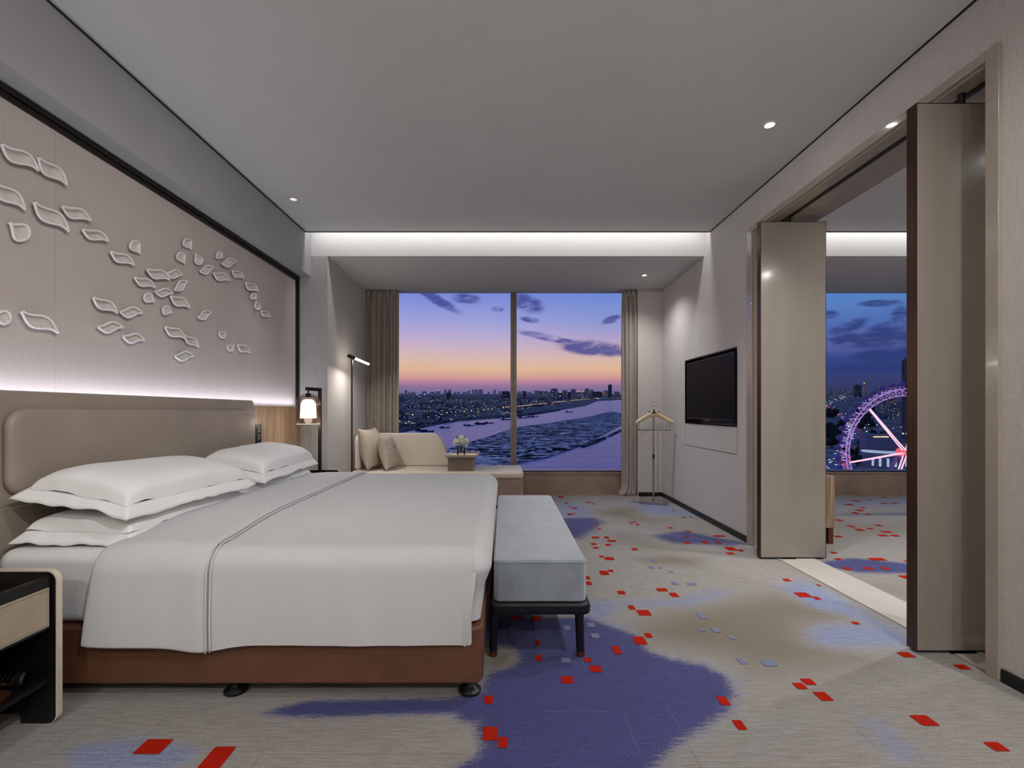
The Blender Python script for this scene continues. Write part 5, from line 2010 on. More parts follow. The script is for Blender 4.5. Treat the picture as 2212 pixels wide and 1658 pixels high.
k3x = lambda v: 840 + v / 3.768
k3y = lambda v: 600 + v / 3.768
for x0, x1, yt, yb, m, lb, lit in (
    (470, 505, 932, 992, 'tower_dark', 'dark slim tower standing clear of the low city in the left pane', 0),
    (917, 986, 922, 985, 'tower_dark', 'broad dark slab block next to the window mullion', 0),
    (1057, 1074, 925, 985, 'tower_mid', 'narrow blue tower right of the mullion, the first of two', 0),
    (1092, 1117, 925, 988, 'tower_dark', 'narrow dark tower right of the mullion, the second of two', 0),
    (1203, 1228, 920, 975, 'tower_mid', 'left half of the twin blue blocks in the right pane', 0),
    (1230, 1256, 922, 975, 'tower_mid', 'right half of the twin blue blocks in the right pane', 0),
    (1266, 1296, 922, 976, 'tower_mid', 'single blue block right of the twin blocks', 0),
    (1318, 1375, 902, 988, 'tower_mid', 'wide tall blue tower with a teal band in the right pane', 0),
    (1378, 1410, 928, 980, 'tower_dark', 'low block with a warm lit roof edge beside the wide blue tower', 1),
    (1412, 1455, 915, 988, 'tower_mid', 'blue tower two places right of the wide blue tower', 0),
    (1458, 1484, 930, 980, 'tower_dark', 'small dark block between two blue towers', 0),
    (1484, 1520, 905, 988, 'tower_mid', 'tall blue tower left of the orange-topped long block', 0),
    (1524, 1594, 921, 976, 'tower_mid', 'long block with an orange lit roof edge', 1),
    (1597, 1630, 901, 976, 'tower_mid', 'tall stepped tower right of the orange-topped block', 0),
    (1634, 1655, 930, 975, 'tower_mid', 'short block right of the stepped tower', 0),
    (1657, 1735, 925, 975, 'tower_dark', 'long dark row of flats near the river bend', 0),
    (1750, 1784, 923, 970, 'tower_lit', 'block with a warm floodlit front beside the tallest tower', 0),
    (1786, 1815, 870, 970, 'tower_dark', 'tallest slender tower near the river bend', 0),
    (1835, 1872, 925, 968, 'tower_mid', 'blue block last on the right by the curtain', 0),
):
    if m == 'tower_lit' and m not in M:
        M[m] = window_mat('floodlit_facade', '#5A5260', '#FFDFA0', 0.45, 6, 9, 0.8, '#FFC070')
    tower(k3x(x0), k3x(x1), k3y(yt), k3y(yb), M[m], lb, 'riverside towers in the bedroom view', lit)
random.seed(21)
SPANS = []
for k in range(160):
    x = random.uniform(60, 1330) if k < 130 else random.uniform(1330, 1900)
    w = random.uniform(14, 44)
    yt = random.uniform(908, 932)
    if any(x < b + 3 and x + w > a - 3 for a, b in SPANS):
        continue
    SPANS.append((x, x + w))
    tower(k3x(x), k3x(x + w), k3y(yt), k3y(958), M['tower_haze_tint'], 'pale hazy tower block on the far skyline seen through the bedroom window', 'hazy skyline towers', random.random() < .12)


def house_mesh(i):
    mb = MB()
    w, d, h = ((12, 10, 9), (20, 12, 7), (9, 9, 14), (28, 14, 11))[i]
    mb.box(-w, w, -d, d, -3, h)
    mb.prism([(-w - .6, h), (w + .6, h), (w * .9, h + 3), (-w * .9, h + 3)], 'y', -d - .6, d + .6, 1)
    mb.box(-w * .5, -w * .1, -d * .5, d * .1, h + 3, h + 6, 1)
    return mb


HOUSES = []
for i in range(4):
    o = house_mesh(i).build('low_building', [M['house'] if i < 3 else M['house_pale'], M['roof']], origin=(0, 0, 0))
    tag(o, 'low dark building in the crowded district beyond the river', 'building', 'low buildings beyond the river')
    HOUSES.append(o)
used = set()
PLACED = []


def free(x, y, r):
    for a, b, c in PLACED:
        if abs(a - x) < r + c and abs(b - y) < r + c:
            return False
    PLACED.append((x, y, r))
    return True


for o in [o for o in SC.objects if o.name.startswith('tower_block')]:
    PLACED.append((o.location.x, o.location.y, max(o.dimensions.x, o.dimensions.y) / 2))
random.seed(5)


def put(protos, loc, rot, sc=None, label=None, group=None):
    o = random.choice(protos)
    if o.name not in used:
        used.add(o.name)
        o.location = loc
        o.rotation_euler = (0, 0, rot)
        if sc: o.scale = (sc, sc, sc)
        if label: o['label'] = label
        if group: o['group'] = group
        return o
    return copy_thing(o, loc, (0, 0, rot), (sc, sc, sc) if sc else None, label, group)


pts = [(110, 1020 + 115), (195, 1127), (297, 1120), (390, 1113), (473, 1107), (546, 1101), (614, 1096), (673, 1090), (728, 1085), (775, 1080), (808, 1076), (840, 1073), (880, 1067), (905, 1066), (930, 1063), (955, 1060), (975, 1057)]
x = 1050
while x < 1680:
    pts.append((x, 1052 - (x - 1050) * 0.122))
    x += 15 - (x - 1050) * 0.006
for a, b in pts:
    q = gp(k3x(a), k3y(b) + 2.2)
    PLACED.append((q.x, q.y, 4))
cnt = 0
tries = 0
while cnt < 200 and tries < 20000:
    tries += 1
    px = random.uniform(850, 1345)
    lo = 930 - (px - 864) * 0.1 if px < 1116 else 898 - (px - 1116) * 0.14
    py = random.uniform(860.5, lo - 12)
    if random.random() > ((py - 855) / 40):
        continue
    q = gp(px, py)
    s = random.uniform(.8, 1.4) * (1 + (q.y > 3500) * .5)
    if not free(q.x, q.y, 33 * s):
        continue
    put(HOUSES, q, random.uniform(-.5, .5), s)
    cnt += 1

# street lamps along the far bank
def lamp_mesh(name, m, h, r):
    t = thing(name, (0, 0, 0))
    mb = MB()
    mb.tube([(0, 0, -1), (0, 0, h)], 0.35, 6)
    mb.tube([(0, 0, h - .2), (0, -2.2, h + .2)], 0.25, 6)
    mb.build('pole', M['roof'], t)
    mb = MB()
    mb.sphere((0, -2.2, h), r, 10, 6, sc=(1, 1, .7))
    mb.build('lamp_head', m, t, smooth=True)
    return t


pl = lamp_mesh('street_lamp', M['lamp_orange'], 9, 2.0)
tag(pl, 'orange street lamp in the row along the far bank of the river', 'street lamp', 'orange street lamps along the river road')
first = True
for a, b in pts:
    q = gp(k3x(a), k3y(b) + 2.2)
    s = 1.0 if q.y < 2200 else 1.15
    if first:
        pl.location = q
        first = False
    else:
        copy_thing(pl, q, None, (s, s, s))
pf = lamp_mesh('flood_light', M['lamp_teal'], 22, 3.2)
fl_pts = [(232, 957, 'teal floodlight furthest left over the hazy city'), (250, 969, 'teal floodlight just below the leftmost one'), (292, 953, 'teal floodlight third over the hazy city'),
          (944, 966, 'white floodlight on the dark slab block by the mullion'), (933, 1092, 'white floodlight on the far bank left of the mullion'), (1052, 1083, 'white floodlight on the far bank right of the mullion'),
          (1393, 966, 'teal floodlight among the towers of the right pane')]
for k, (a, b, lb) in enumerate(fl_pts):
    q = gp(k3x(a), max(k3y(b) + 4, 861.0))
    q.z = CZ - (k3y(b) - VY) * q.y / FPX - 22
    if k == 0:
        o = pf
        o.location = q
    else:
        o = copy_thing(pf, q)
    o.scale = (q.y / 4200,) * 3 if q.y > 3000 else (.7,) * 3
    tag(o, lb, 'floodlight')
pz = lamp_mesh('window_light', M['lamp_white'], 6, 1.6)
tag(pz, 'tiny pale light scattered through the low district beyond the river', 'light', 'tiny lights of the low district')
ps = lamp_mesh('window_light', M['lamp_orange'], 6, 1.3)
tag(ps, 'tiny pale light scattered through the low district beyond the river', 'light', 'tiny lights of the low district')
for k in range(130):
    px = random.uniform(850, 1300)
    lo = 925 - (px - 864) * 0.1 if px < 1116 else 892 - (px - 1116) * 0.15
    py = random.uniform(860.5, max(862, lo - 10))
    q = gp(px, py)
    s = random.uniform(.5, 1.0) * (q.y / 3200)
    if k >= 2 and not free(q.x, q.y, 3 * s):
        continue
    o = (pz if k % 2 else ps)
    if k < 2:
        o.location = q
        o.scale = (s, s, s)
    else:
        copy_thing(o, q, None, (s, s, s))

# boats
M['hull'] = mat('dark_boat_hull', '#15182E', 0.7, var=0.1, vscale=.3)


def boat_mesh():
    t = thing('river_boat', (0, 0, 0))
    mb = MB()
    sec = [(-14, .3, 2.4), (-12, 2.2, 1.8), (-6, 2.8, 1.4), (4, 2.8, 1.4), (10, 2.2, 1.8), (14, .2, 3.0)]
    def fn(i, j):
        x, w, h = sec[i]
        a = PI * j / 6
        return (x, -w * math.cos(a), h - (h + .6) * math.sin(a) ** .7)
    mb.grid(fn, 6, 7)
    mb.box(-12, 12, -1.9, 1.9, 1.0, 1.3)
    mb.build('hull', M['hull'], t, smooth=True)
    mb = MB()
    mb.box(-9, -2, -1.6, 1.6, 1.3, 3.6)
    mb.box(-9.5, -1.5, -2, 2, 3.6, 3.9)
    mb.build('cabin', M['hull'], t)
    return t


bt = boat_mesh()
for k, (a, b, s, lb) in enumerate((
    (742, 1188, 1.5, 'dark boat largest of those moored off the far bank'), (745, 1194, 1.2, 'dark boat moored just in front of the largest one'), (812, 1184, 1.3, 'dark boat alone between the largest boat and the mullion'),
    (634, 1201, 1.0, 'dark boat left of the largest one, the left of a pair'), (663, 1204, 1.0, 'dark boat left of the largest one, the right of a pair'), (452, 1221, 1.2, 'low dark boat near the backrest of the daybed'),
    (265, 1245, 1.3, 'dark boat close over the daybed back, the left one of two'), (310, 1253, 1.4, 'dark boat close over the daybed back, the right one of two'), (948, 1155, 1.4, 'dark boat right beside the window mullion'),
    (1085, 1141, 1.5, 'dark boat first to the right of the mullion'), (1150, 1135, 1.3, 'dark boat second to the right of the mullion'), (1185, 1130, 1.3, 'dark boat third to the right of the mullion'), (1465, 1093, 1.6, 'dark boat alone in mid river in the right pane'),
)):
    q = gp(k3x(a), k3y(b), 0.7)
    o = bt if k == 0 else copy_thing(bt, q)
    o.location = q
    o.rotation_euler = (0, 0, R_(random.uniform(-12, 12)))
    o.scale = (s * .72,) * 3
    tag(o, lb, 'boat', 'boats on the river')

# ------------------------------------------------------------------ the view from the adjoining room
k6x = lambda v: 1760 + v / 3.767
k6y = lambda v: 600 + v / 3.767
M['road'] = mat('wet_asphalt_road', '#6B6780', 0.6, var=0.15, vscale=0.05)
M['wheel_led'] = emat('violet_rim_light', '#C79AF0', 0.8)
M['wheel_pink'] = emat('pink_spoke_light', '#FFC4D8', 1.4)
M['wheel_red'] = emat('red_hub_light', '#FF6A78', 1.1)
M['steel_violet'] = mat('violet_painted_steel', '#8A74B4', 0.5, var=0.1)
M['cable'] = mat('thin_steel_cable', '#5C5A80', 0.5, var=0.1)
M['pod'] = mat('violet_gondola_glass', '#453E78', 0.3, var=0.1, emit='#6A58C0', estr=0.12)
M['tree'] = mat('dark_tree_crown', '#16251F', 0.95, var=0.35, vscale=.6)
M['trunk'] = mat('dark_tree_trunk', '#1D1A1C', 0.9, var=0.2)
M['car_red'] = emat('red_tail_light', '#FF3A4A', 3.0)
M['car_white'] = emat('white_head_light', '#EAF6FF', 3.0)
M['car_body'] = mat('dark_car_paint', '#2A2C3A', 0.4, var=0.1)


def road(pts, w, label):
    P = [gp(k6x(a), k6y(b), 0.5) for a, b in pts]
    # smooth the line
    Q = []
    for i in range(len(P) - 1):
        p0, p1, p2, p3 = P[max(0, i - 1)], P[i], P[i + 1], P[min(len(P) - 1, i + 2)]
        for k in range(8):
            t_ = k / 8
            Q.append(0.5 * ((2 * p1) + (p2 - p0) * t_ + (2 * p0 - 5 * p1 + 4 * p2 - p3) * t_ ** 2 + (3 * p1 - p0 - 3 * p2 + p3) * t_ ** 3))
    Q.append(P[-1])
    L, Rr = [], []
    for i, q in enumerate(Q):
        d = Q[min(i + 1, len(Q) - 1)] - Q[max(i - 1, 0)]
        n_ = Vector((-d.y, d.x, 0)).normalized() * w / 2
        L.append(q + n_)
        Rr.append(q - n_)
    mb = MB()
    n_ = len(Q)
    dn = Vector((0, 0, 1.0))
    vs = L + Rr + [q - dn for q in L] + [q - dn for q in Rr]
    fs = []
    for i in range(n_ - 1):
        fs += [(i, i + 1, n_ + i + 1, n_ + i), (2 * n_ + i, 3 * n_ + i, 3 * n_ + i + 1, 2 * n_ + i + 1), (i, 2 * n_ + i, 2 * n_ + i + 1, i + 1), (n_ + i, n_ + i + 1, 3 * n_ + i + 1, 3 * n_ + i)]
    mb.add(vs, fs)
    tag(mb.build('road', M['road']), label, 'road', None, 'structure')
    return Q


RA = road([(60, 952), (150, 958), (215, 968), (232, 985), (180, 1003), (118, 1025), (104, 1045), (140, 1080), (210, 1125), (270, 1165), (315, 1215), (338, 1260), (345, 1310)], 22, 'winding riverside highway left of the ferris wheel')
RB = road([(262, 1165), (285, 1230), (280, 1310), (235, 1400), (180, 1475), (90, 1560)], 17, 'near branch of the highway bright with headlights')
RC = road([(330, 1375), (300, 1430), (255, 1500), (205, 1580)], 20, 'short near carriageway filled with red tail lights')


def car_proto(m, label, group):
    mb = MB()
    mb.prism([(-2.2, .35), (2.2, .35), (2.25, .8), (1.2, .95), (.6, 1.45), (-1.2, 1.45), (-1.9, .95), (-2.25, .85)], 'x', -0.9, 0.9)
    for s in (-1.5, 1.5):
        mb.lathe([(0, -.95), (.34, -.95), (.34, .95), (0, .95)], (0, s, .34), 10, 0, 'x')
    for s in (-.6, .6):
        mb.box(s - .3, s + .3, -2.42, -2.24, .5, .92, 1)
    o = mb.build('car', [M['car_body'], m], origin=(0, 0, 0))
    return tag(o, label, 'car', group)


def along(Q, proto, n, offs, s, sgn):
    """cars spaced along the road, lights turned toward the viewer"""
    d = [0]
    for a, b in zip(Q[:-1], Q[1:]):
        d.append(d[-1] + (b - a).length)
    out = []
    for k in range(n):
        t_ = d[-1] * (k + random.uniform(.2, .8)) / n
        i = max(j for j in range(len(d)) if d[j] <= t_)
        i = min(i, len(Q) - 2)
        a, b = Q[i], Q[i + 1]
        f = (t_ - d[i]) / max(1e-6, d[i + 1] - d[i])
        dr = (b - a).normalized()
        nn_ = Vector((-dr.y, dr.x, 0))
        q = a + (b - a) * f + nn_ * random.choice(offs) + Vector((0, 0, .05))
        if not free(q.x, q.y, 1.9 * s) and k:
            continue
        ang = math.atan2(-dr.x, dr.y) + (0 if dr.y > 0 else PI)
        if k == 0 and proto.location.length == 0:
            proto.location = q
            proto.rotation_euler = (0, 0, ang)
            proto.scale = (s, s, s)
        else:
            copy_thing(proto, q, (0, 0, ang), (s, s, s))


cw = car_proto(M['car_white'], 'car with white headlights on the highway beside the ferris wheel', 'cars with headlights on the highway')
cr = car_proto(M['car_red'], 'car with red tail lights on the highway beside the ferris wheel', 'cars with tail lights on the highway')
along(RB, cw, 70, (-5.5, -2, 1.5, 5), 1.25, 1)
along(RA, cw, 70, (-7, -4), 2.4, 1)
along(RC, cr, 44, (-7, -3, 1, 5), 1.3, 1)
along(RA[48:], cr, 40, (3, 7), 2.0, 1)

# trees
def tree_proto(k):
    t = thing('tree', (0, 0, 0), 'dark bushy tree below the ferris wheel', 'tree', 'dark trees round the ferris wheel')
    mb = MB()
    random.seed(40 + k)
    for _ in range(7):
        a, r = random.uniform(0, 6.28), random.uniform(0, 2.6)
        mb.sphere((r * math.cos(a), r * math.sin(a), random.uniform(4.2, 7.5)), random.uniform(1.8, 2.8), 10, 7)
    vs = []
    for x, y, z in mb.v:
        v = Vector((x, y, z)) * 1.0
        n_ = noise.noise_vector(v * 0.9) * 0.7
        vs.append((x + n_.x, y + n_.y, z + n_.z))
    mb.v = vs
    mb.build('crown', M['tree'], t)
    mb = MB()
    mb.tube([(0, 0, -1), (0.1, 0, 2), (0, 0.1, 4.5)], [.4, .3, .2], 7)
    mb.build('trunk', M['trunk'], t)
    return t


TREES = [tree_proto(k) for k in range(3)]
pv = gp(1947, 1013)
PLACED.append((pv.x, pv.y + 22, 22))
PLACED.append((pv.x + 22, pv.y + 58, 19))
random.seed(77)
for (x0, x1, y0, y1, n, s0, s1) in ((375, 470, 1345, 1420, 9, 1.3, 1.9), (345, 470, 1430, 1550, 16, 1.2, 1.8), (575, 640, 1490, 1545, 5, 1.3, 1.7), (105, 225, 1225, 1390, 22, 1.4, 2.2), (480, 570, 1300, 1350, 8, 1.2, 1.7),
                                    (340, 480, 1060, 1260, 22, 1.5, 2.6), (100, 190, 1100, 1150, 8, 2, 3), (240, 300, 1390, 1460, 5, .9, 1.2)):
    for _ in range(n):
        for _try in range(12):
            q = gp(k6x(random.uniform(x0, x1)), k6y(random.uniform(y0, y1)))
            s = random.uniform(s0, s1)
            if free(q.x, q.y, 4.6 * s):
                put(TREES, q, random.uniform(0, 6), s)
                break

# lamps and pavilion
pw = lamp_mesh('park_lamp', M['lamp_white'], 9, 0.8)
for k, (a, b, lb) in enumerate(((424, 1268, 'bright park lamp left of the round pavilion'), (440, 1295, 'second park lamp below the brightest one'), (432, 1192, 'park lamp above the bright pair'), (500, 1195, 'park lamp beside the lit spoke'), (630, 1222, 'park lamp under the lit spoke'), (697, 1214, 'park lamp near the dark tower'))):
    q = gp(k6x(a), k6y(b) + 9)
    o = pw if k == 0 else copy_thing(pw, q)
    o.location = q
    sc_ = (9 * q.y / FPX) / 9.0
    o.scale = (sc_, sc_, sc_)
    tag(o, lb, 'street lamp')
hl = lamp_mesh('highway_lamp', M['lamp_white'], 10, 1.0)
tag(hl, 'white lamp in the row edging the winding highway', 'street lamp', 'white lamps edging the highway')
for k in range(40):
    i = int(k * (len(RA) - 2) / 40)
    d = (RA[i + 1] - RA[i]).normalized()
    q = RA[i] + Vector((-d.y, d.x, 0)) * (13 if k % 2 else -13)
    s = min(2.6, max(.9, q.y / 1900))
    if k == 0:
        hl.location = q
        hl.scale = (s,) * 3
    else:
        copy_thing(hl, q, None, (s, s, s))

M['pav'] = mat('pale_pavilion_wall', '#7A7A92', 0.6, var=0.08, vscale=.3)
M['pav_light'] = emat('pavilion_rim_light', '#C8DCFF', 0.75)
M['pav_warm'] = emat('pavilion_warm_light', '#FFE3A8', 1.2)
pc = gp(1947, 1013)
pc.y += 22
pc.z = gz(pc.y)
t = thing('round_pavilion', pc, 'round pavilion with a lit rim at the foot of the ferris wheel', 'building')
mb = MB()
mb.lathe([(19, -2), (19, 17), (0, 17)], pc, 40)
mb.build('drum', M['pav'], t)
mb = MB()
mb.lathe([(0, 21.5), (16, 20.5), (21.5, 19.5), (21.5, 18.6), (19, 18.2), (0, 18.2)], pc, 40)
mb.build('roof', M['roof'], t)
mb = MB()
mb.lathe([(19.2, 15.2), (20.6, 15.6), (20.6, 16.6), (19.2, 17.0)], pc, 40)
mb.build('rim_light', M['pav_light'], t)
mb = MB()
mb.box(pc.x + 12, pc.x + 30, pc.y + 30, pc.y + 30.6, pc.z + 30, pc.z + 31.2)
mb.build('light_band', M['pav_warm'], t)
mb = MB()
mb.box(pc.x + 4, pc.x + 40, pc.y + 30.7, pc.y + 42, pc.z - 2, pc.z + 34)
mb.build('rear_hall', M['pav'], t)
for k in range(7):
    a = R_(200 + k * 20)
    mb = MB()
    mb.box(-1.1, 1.1, -.2, .2, 0, 9)
    mb.v = [(pc.x + 19.1 * math.cos(a) - x * math.sin(a) + y * math.cos(a), pc.y + 19.1 * math.sin(a) + x * math.cos(a) + y * math.sin(a), pc.z + 1 + z) for x, y, z in mb.v]
    mb.build('window', M['pav_light'], t)

# dark tower at the right edge and towers of the far skyline
a = gp(1955, 948)
mb = MB()
x0, x1, D = (1955 - VX) * a.y / FPX, (2010 - VX) * a.y / FPX, a.y
ht = (948 - 776) * D / FPX
mb.box(x0, x1, D, D + 7, a.z - 3, a.z + ht)
mb.box(x0 + 4, x1 - 4, D + 1, D + 6, a.z + ht, a.z + ht * 1.02, 1)
mb.tube([(x0 + 5, D + 3, a.z + ht), (x0 + 5, D + 3, a.z + ht * 1.045)], 0.6, 6, 1)
for k in range(5):
    mb.box(x0 + k * (x1 - x0) / 4 - .5, x0 + k * (x1 - x0) / 4 + .5, D - 1, D, a.z - 3, a.z + ht, 1)
tag(mb.build('tower_block', [M['tower_dark'], M['roof']]), 'very tall dark tower at the edge of the open door leaf, behind the ferris wheel', 'building')
random.seed(31)
SPANS = [(1846, 1862), (1864, 1870)]
for k in range(150):
    px = random.uniform(1775, 1965)
    pw_ = random.uniform(3, 8)
    yb = (854, 857, 861)[k % 3]
    yt = yb - random.uniform(5, 17)
    if any(c == yb and px < b + 1 and px + pw_ > a - 1 for a, b, c in [(s[0], s[1], s[2] if len(s) > 2 else yb) for s in SPANS]):
        continue
    SPANS.append((px, px + pw_, yb))
    tower(px, px + pw_, yt, yb, M['tower_haze_tint2' if 'tower_haze_tint2' in M else 'tower_mid'], 'tower block on the night skyline behind the ferris wheel', 'night skyline towers', random.random() < .1)
tower(1847, 1861, 831, 858, M['tower_dark'], 'broad dark block on the night skyline just left of the slim lit tower', None)
tower(1865, 1869, 826, 856, M['tower_lit'], 'slim tower with a warm lit top on the night skyline', None, True)
for o in [o for o in SC.objects if o.name.startswith('tower_block')]:
    PLACED.append((o.location.x, o.location.y, max(o.dimensions.x, o.dimensions.y) / 2))
for k in range(160):
    q = gp(random.uniform(1872, 1965), random.uniform(858, 905))
    s = random.uniform(.5, .9) * (1.0 if q.y < 2500 else 1.6)
    if not free(q.x, q.y, 26 * s):
        continue
    put(HOUSES, q, random.uniform(-.6, .6), s, 'low building in the night district behind the ferris wheel', 'low buildings behind the ferris wheel')
for k in range(46):
    q = gp(random.uniform(1795, 1965), random.uniform(856, 900))
    s = random.uniform(.35, .8) * q.y / 2600
    if not free(q.x, q.y, 3 * s):
        continue
    copy_thing(pz if k % 3 else ps, q, None, (s, s, s), 'tiny pale light in the night district behind the ferris wheel', 'tiny lights of the night district')

# ferris wheel
WD = 290.0
wc = at(1957, 977, WD)
WR = 137 * WD / FPX
t = thing('ferris_wheel', (wc.x, wc.y, gz(WD)), 'giant ferris wheel with violet lit rim and pink spokes', 'ferris wheel')
for nm, dy, r_, mm in (('rim', -3.0, WR, 'wheel_led'), ('rim', 3.0, WR, 'steel_violet'), ('inner_rim', 0.0, WR - 4.2, 'wheel_led')):
    mb = MB()
    mb.tube([(wc.x + r_ * math.cos(a), wc.y + dy, wc.z + r_ * math.sin(a)) for a in [2 * PI * k / 96 for k in range(96)]], 0.30, 6, closed=True)
    mb.build(nm, M[mm], t, smooth=True)
mb = MB()
nseg = 56
for k in range(nseg):
    a0, a1 = 2 * PI * k / nseg, 2 * PI * (k + 1) / nseg
    am_ = (a0 + a1) / 2
    pi_ = Vector((wc.x + (WR - 4.2) * math.cos(am_), wc.y, wc.z + (WR - 4.2) * math.sin(am_)))
    for a in (a0, a1):
        for dy in (-3, 3):
            mb.tube([(wc.x + WR * math.cos(a), wc.y + dy, wc.z + WR * math.sin(a)), pi_], 0.13, 4, caps=False)
    mb.tube([(wc.x + WR * math.cos(a0), wc.y - 3, wc.z + WR * math.sin(a0)), (wc.x + WR * math.cos(a0), wc.y + 3, wc.z + WR * math.sin(a0))], 0.24, 4, caps=False)
mb.build('rim_truss', M['wheel_led'], t)
for k in range(6):
    a = R_(10 + 60 * k)
    mb = MB()
    e = (wc.x + (WR - 4.2) * math.cos(a), wc.y, wc.z + (WR - 4.2) * math.sin(a))
    for dy in (-1.2, 1.2):
        mb.tube([(wc.x, wc.y + dy, wc.z), (e[0], e[1] + dy * .4, e[2])], 0.42, 6)
    mb.build('spoke', M['wheel_pink'], t)
mb = MB()
for k in range(72):
    a = 2 * PI * k / 72
    mb.tube([(wc.x, wc.y + (2.4 if k % 2 else -2.4), wc.z), (wc.x + (WR - 4.2) * math.cos(a), wc.y, wc.z + (WR - 4.2) * math.sin(a))], 0.05, 3, caps=False)
mb.build('spoke_cables', M['cable'], t)
mb = MB()
mb.lathe([(0, -5), (2.4, -5), (2.8, -3.8), (1.9, -3), (1.9, 3), (2.8, 3.8), (2.4, 5), (0, 5)], wc, 20, 0, 'y')
mb.build('hub', M['wheel_red'], t, auto=40)
for sx in (-1, 1):
    for sy in (-1, 1):
        mb = MB()
        mb.tube([(wc.x, wc.y + sy * 5, wc.z), (wc.x + sx * 15, wc.y + sy * 12, gz(WD + sy * 12) - .5)], [0.9, 1.3], 8)
        mb.build('leg', M['wheel_pink' if sy < 0 else 'steel_violet'], t)
for k in range(44):
    a = 2 * PI * (k + .5) / 44
    c = Vector((wc.x + (WR + 3.2) * math.cos(a), wc.y - 0.5, wc.z + (WR + 3.2) * math.sin(a)))
    mb = MB()
    mb.sphere(c, 1.9, 10, 7, sc=(1, 1, .92))
    gd = mb.build('gondola', M['pod'], t, smooth=True)
    mb = MB()
    i_ = Vector((wc.x + WR * math.cos(a), wc.y - 0.5, wc.z + WR * math.sin(a)))
    tg = Vector((-math.sin(a), 0, math.cos(a)))
    mb.tube([i_ + tg * 1.6, c + (c - i_).normalized() * 1.6 + tg * .1, i_ - tg * 1.6], 0.16, 5)
    mb.build('hanger_frame', M['wheel_led'], gd)

# ------------------------------------------------------------------ lights of the two rooms
E_DL = 130.0
downlight(1.712, 2.99, CH, 'lit ceiling downlight over the carpet between bench and doorway', 1, energy=105, ang=104, blend=0.9)
downlight(-1.843, 4.04, CH, 'faintly lit downlight in the ceiling corner over the far bedside table', 0, energy=20, ang=56)
downlight(1.697, 5.62, HZ, 'small lit downlight in the window bay above the valet stand', 1, r=0.040, energy=62.0, ang=140, blend=1.0, aim=(1.35, 5.7, 0.2))
for x, y, e in ((1.712, 0.95, 85), (0.5, 0.9, 15), (-1.4, -1.6, 190), (0.1, -1.9, 95), (1.712, -1.6, 230), (0.1, -3.6, 180)):  # out-of-view downlights, added as general fill for the bedroom
    downlight(x, y, CH, 'added ceiling downlight out of the picture, filling the room from the camera side', 1, energy=e)
for x, y, tgt, e in ((0.7, 1.2, (-2.2, 3.4, 1.0), 120), (0.9, -0.3, (-2.2, 2.3, 1.0), 205), (-0.6, 0.3, (2.1, 4.6, 1.2), 190)):  # unseen aimed spots, added to brighten the art wall and television wall
    downlight(x, y, CH, 'tilted ceiling spotlight added out of the picture to brighten the far walls', 1, energy=e, ang=66, blend=1.0, aim=tgt)
for x, y in ((3.5, 3.0), (5.2, 3.0), (3.5, 1.0)):
    downlight(x, y, CH, 'ceiling downlight in the adjoining room', 1, energy=E_DL * 1.4)


# standing lamp added behind the camera to lift the ceiling brightness
ux, uy = -0.4, -2.0
t = thing('added_uplighter', (ux, uy, 0), 'bronze standing lamp added behind the camera to brighten the ceiling', 'lamp')
mb = MB()
mb.lathe([(0.0, 0.0), (0.15, 0.0), (0.15, 0.015), (0.02, 0.03), (0.0, 0.03)], (ux, uy, 0.0008), 32)
mb.build('base', M['bronze'], t, auto=40)
mb = MB()
mb.tube([(ux, uy, 0.03), (ux, uy, 1.70)], 0.012, 14)
mb.build('pole', M['bronze'], t, auto=40)
mb = MB()
mb.lathe([(0.013, 1.68), (0.09, 1.72), (0.16, 1.80), (0.165, 1.80), (0.10, 1.715), (0.013, 1.67)], (ux, uy, 0), 32)
mb.build('bowl', M['bronze'], t, auto=40)
light('added_uplighter_bulb', 'SPOT', (ux, uy, 1.83), 62, (1.0, 0.995, 0.985), rot=(PI, 0, 0), spot_size=R_(176), spot_blend=0.15, shadow_soft_size=0.08)


def strip(name, x0, x1, y0, y1, z0, z1, label):
    mb = MB()
    mb.box(x0, x1, y0, y1, z0, z1)
    o = mb.build(name, M['led_profile'])
    tag(o, label, 'light strip')
    return o


M['led_profile'] = mat('led_aluminium_profile', '#D8D8D8', 0.4, var=0.02)
strip('cove_light', SOX + 0.02, XR - 0.02, YC - 0.03, YC + 0.010, CH + 0.0205, CH + 0.035, 'light strip hidden in the cove over the bedroom window')
strip('cove_light', XR2 + 0.03, XO - 0.02, YC - 0.03, YC + 0.010, CH + 0.0205, CH + 0.035, 'light strip hidden in the cove of the adjoining room')
strip('headboard_light', XL + 0.026, XL + 0.0295, 0.4, YH - 0.1, AZ0 - 0.0015, AZ0 + 0.006, 'light strip hidden behind the headboard top')
# lamps inside those strips
light('cove_lamp', 'AREA', ((SOX + XR) / 2, YC + 0.03, CH + 0.16), 12.5, (1.0, 0.99, 0.98), rot=(R_(-6), 0, 0), shape='RECTANGLE', size=XR - SOX - 0.06, size_y=0.05)
light('cove_lamp_adjoining', 'AREA', ((XR2 + XO) / 2, YC + 0.03, CH + 0.16), 12.5, (1.0, 0.99, 0.98), rot=(R_(-6), 0, 0), shape='RECTANGLE', size=XO - XR2 - 0.06, size_y=0.05)
light('headboard_lamp', 'AREA', (XL + 0.050, (0.4 + YH - 0.1) / 2, AZ0 + 0.004), 7.0, (0.78, 0.83, 1.0), rot=(0, R_(180), 0), shape='RECTANGLE', size=0.02, size_y=YH - 0.5)
mid = (FL_P + FL_E) / 2
dd = FL_E - FL_P
light('reading_lamp', 'AREA', mid - Vector((0, 0, 0.016)), 10, (1.0, 0.94, 0.84), rot=(R_(-28), 0, math.atan2(dd.y, dd.x)), shape='RECTANGLE', size=dd.length * .85, size_y=0.02)

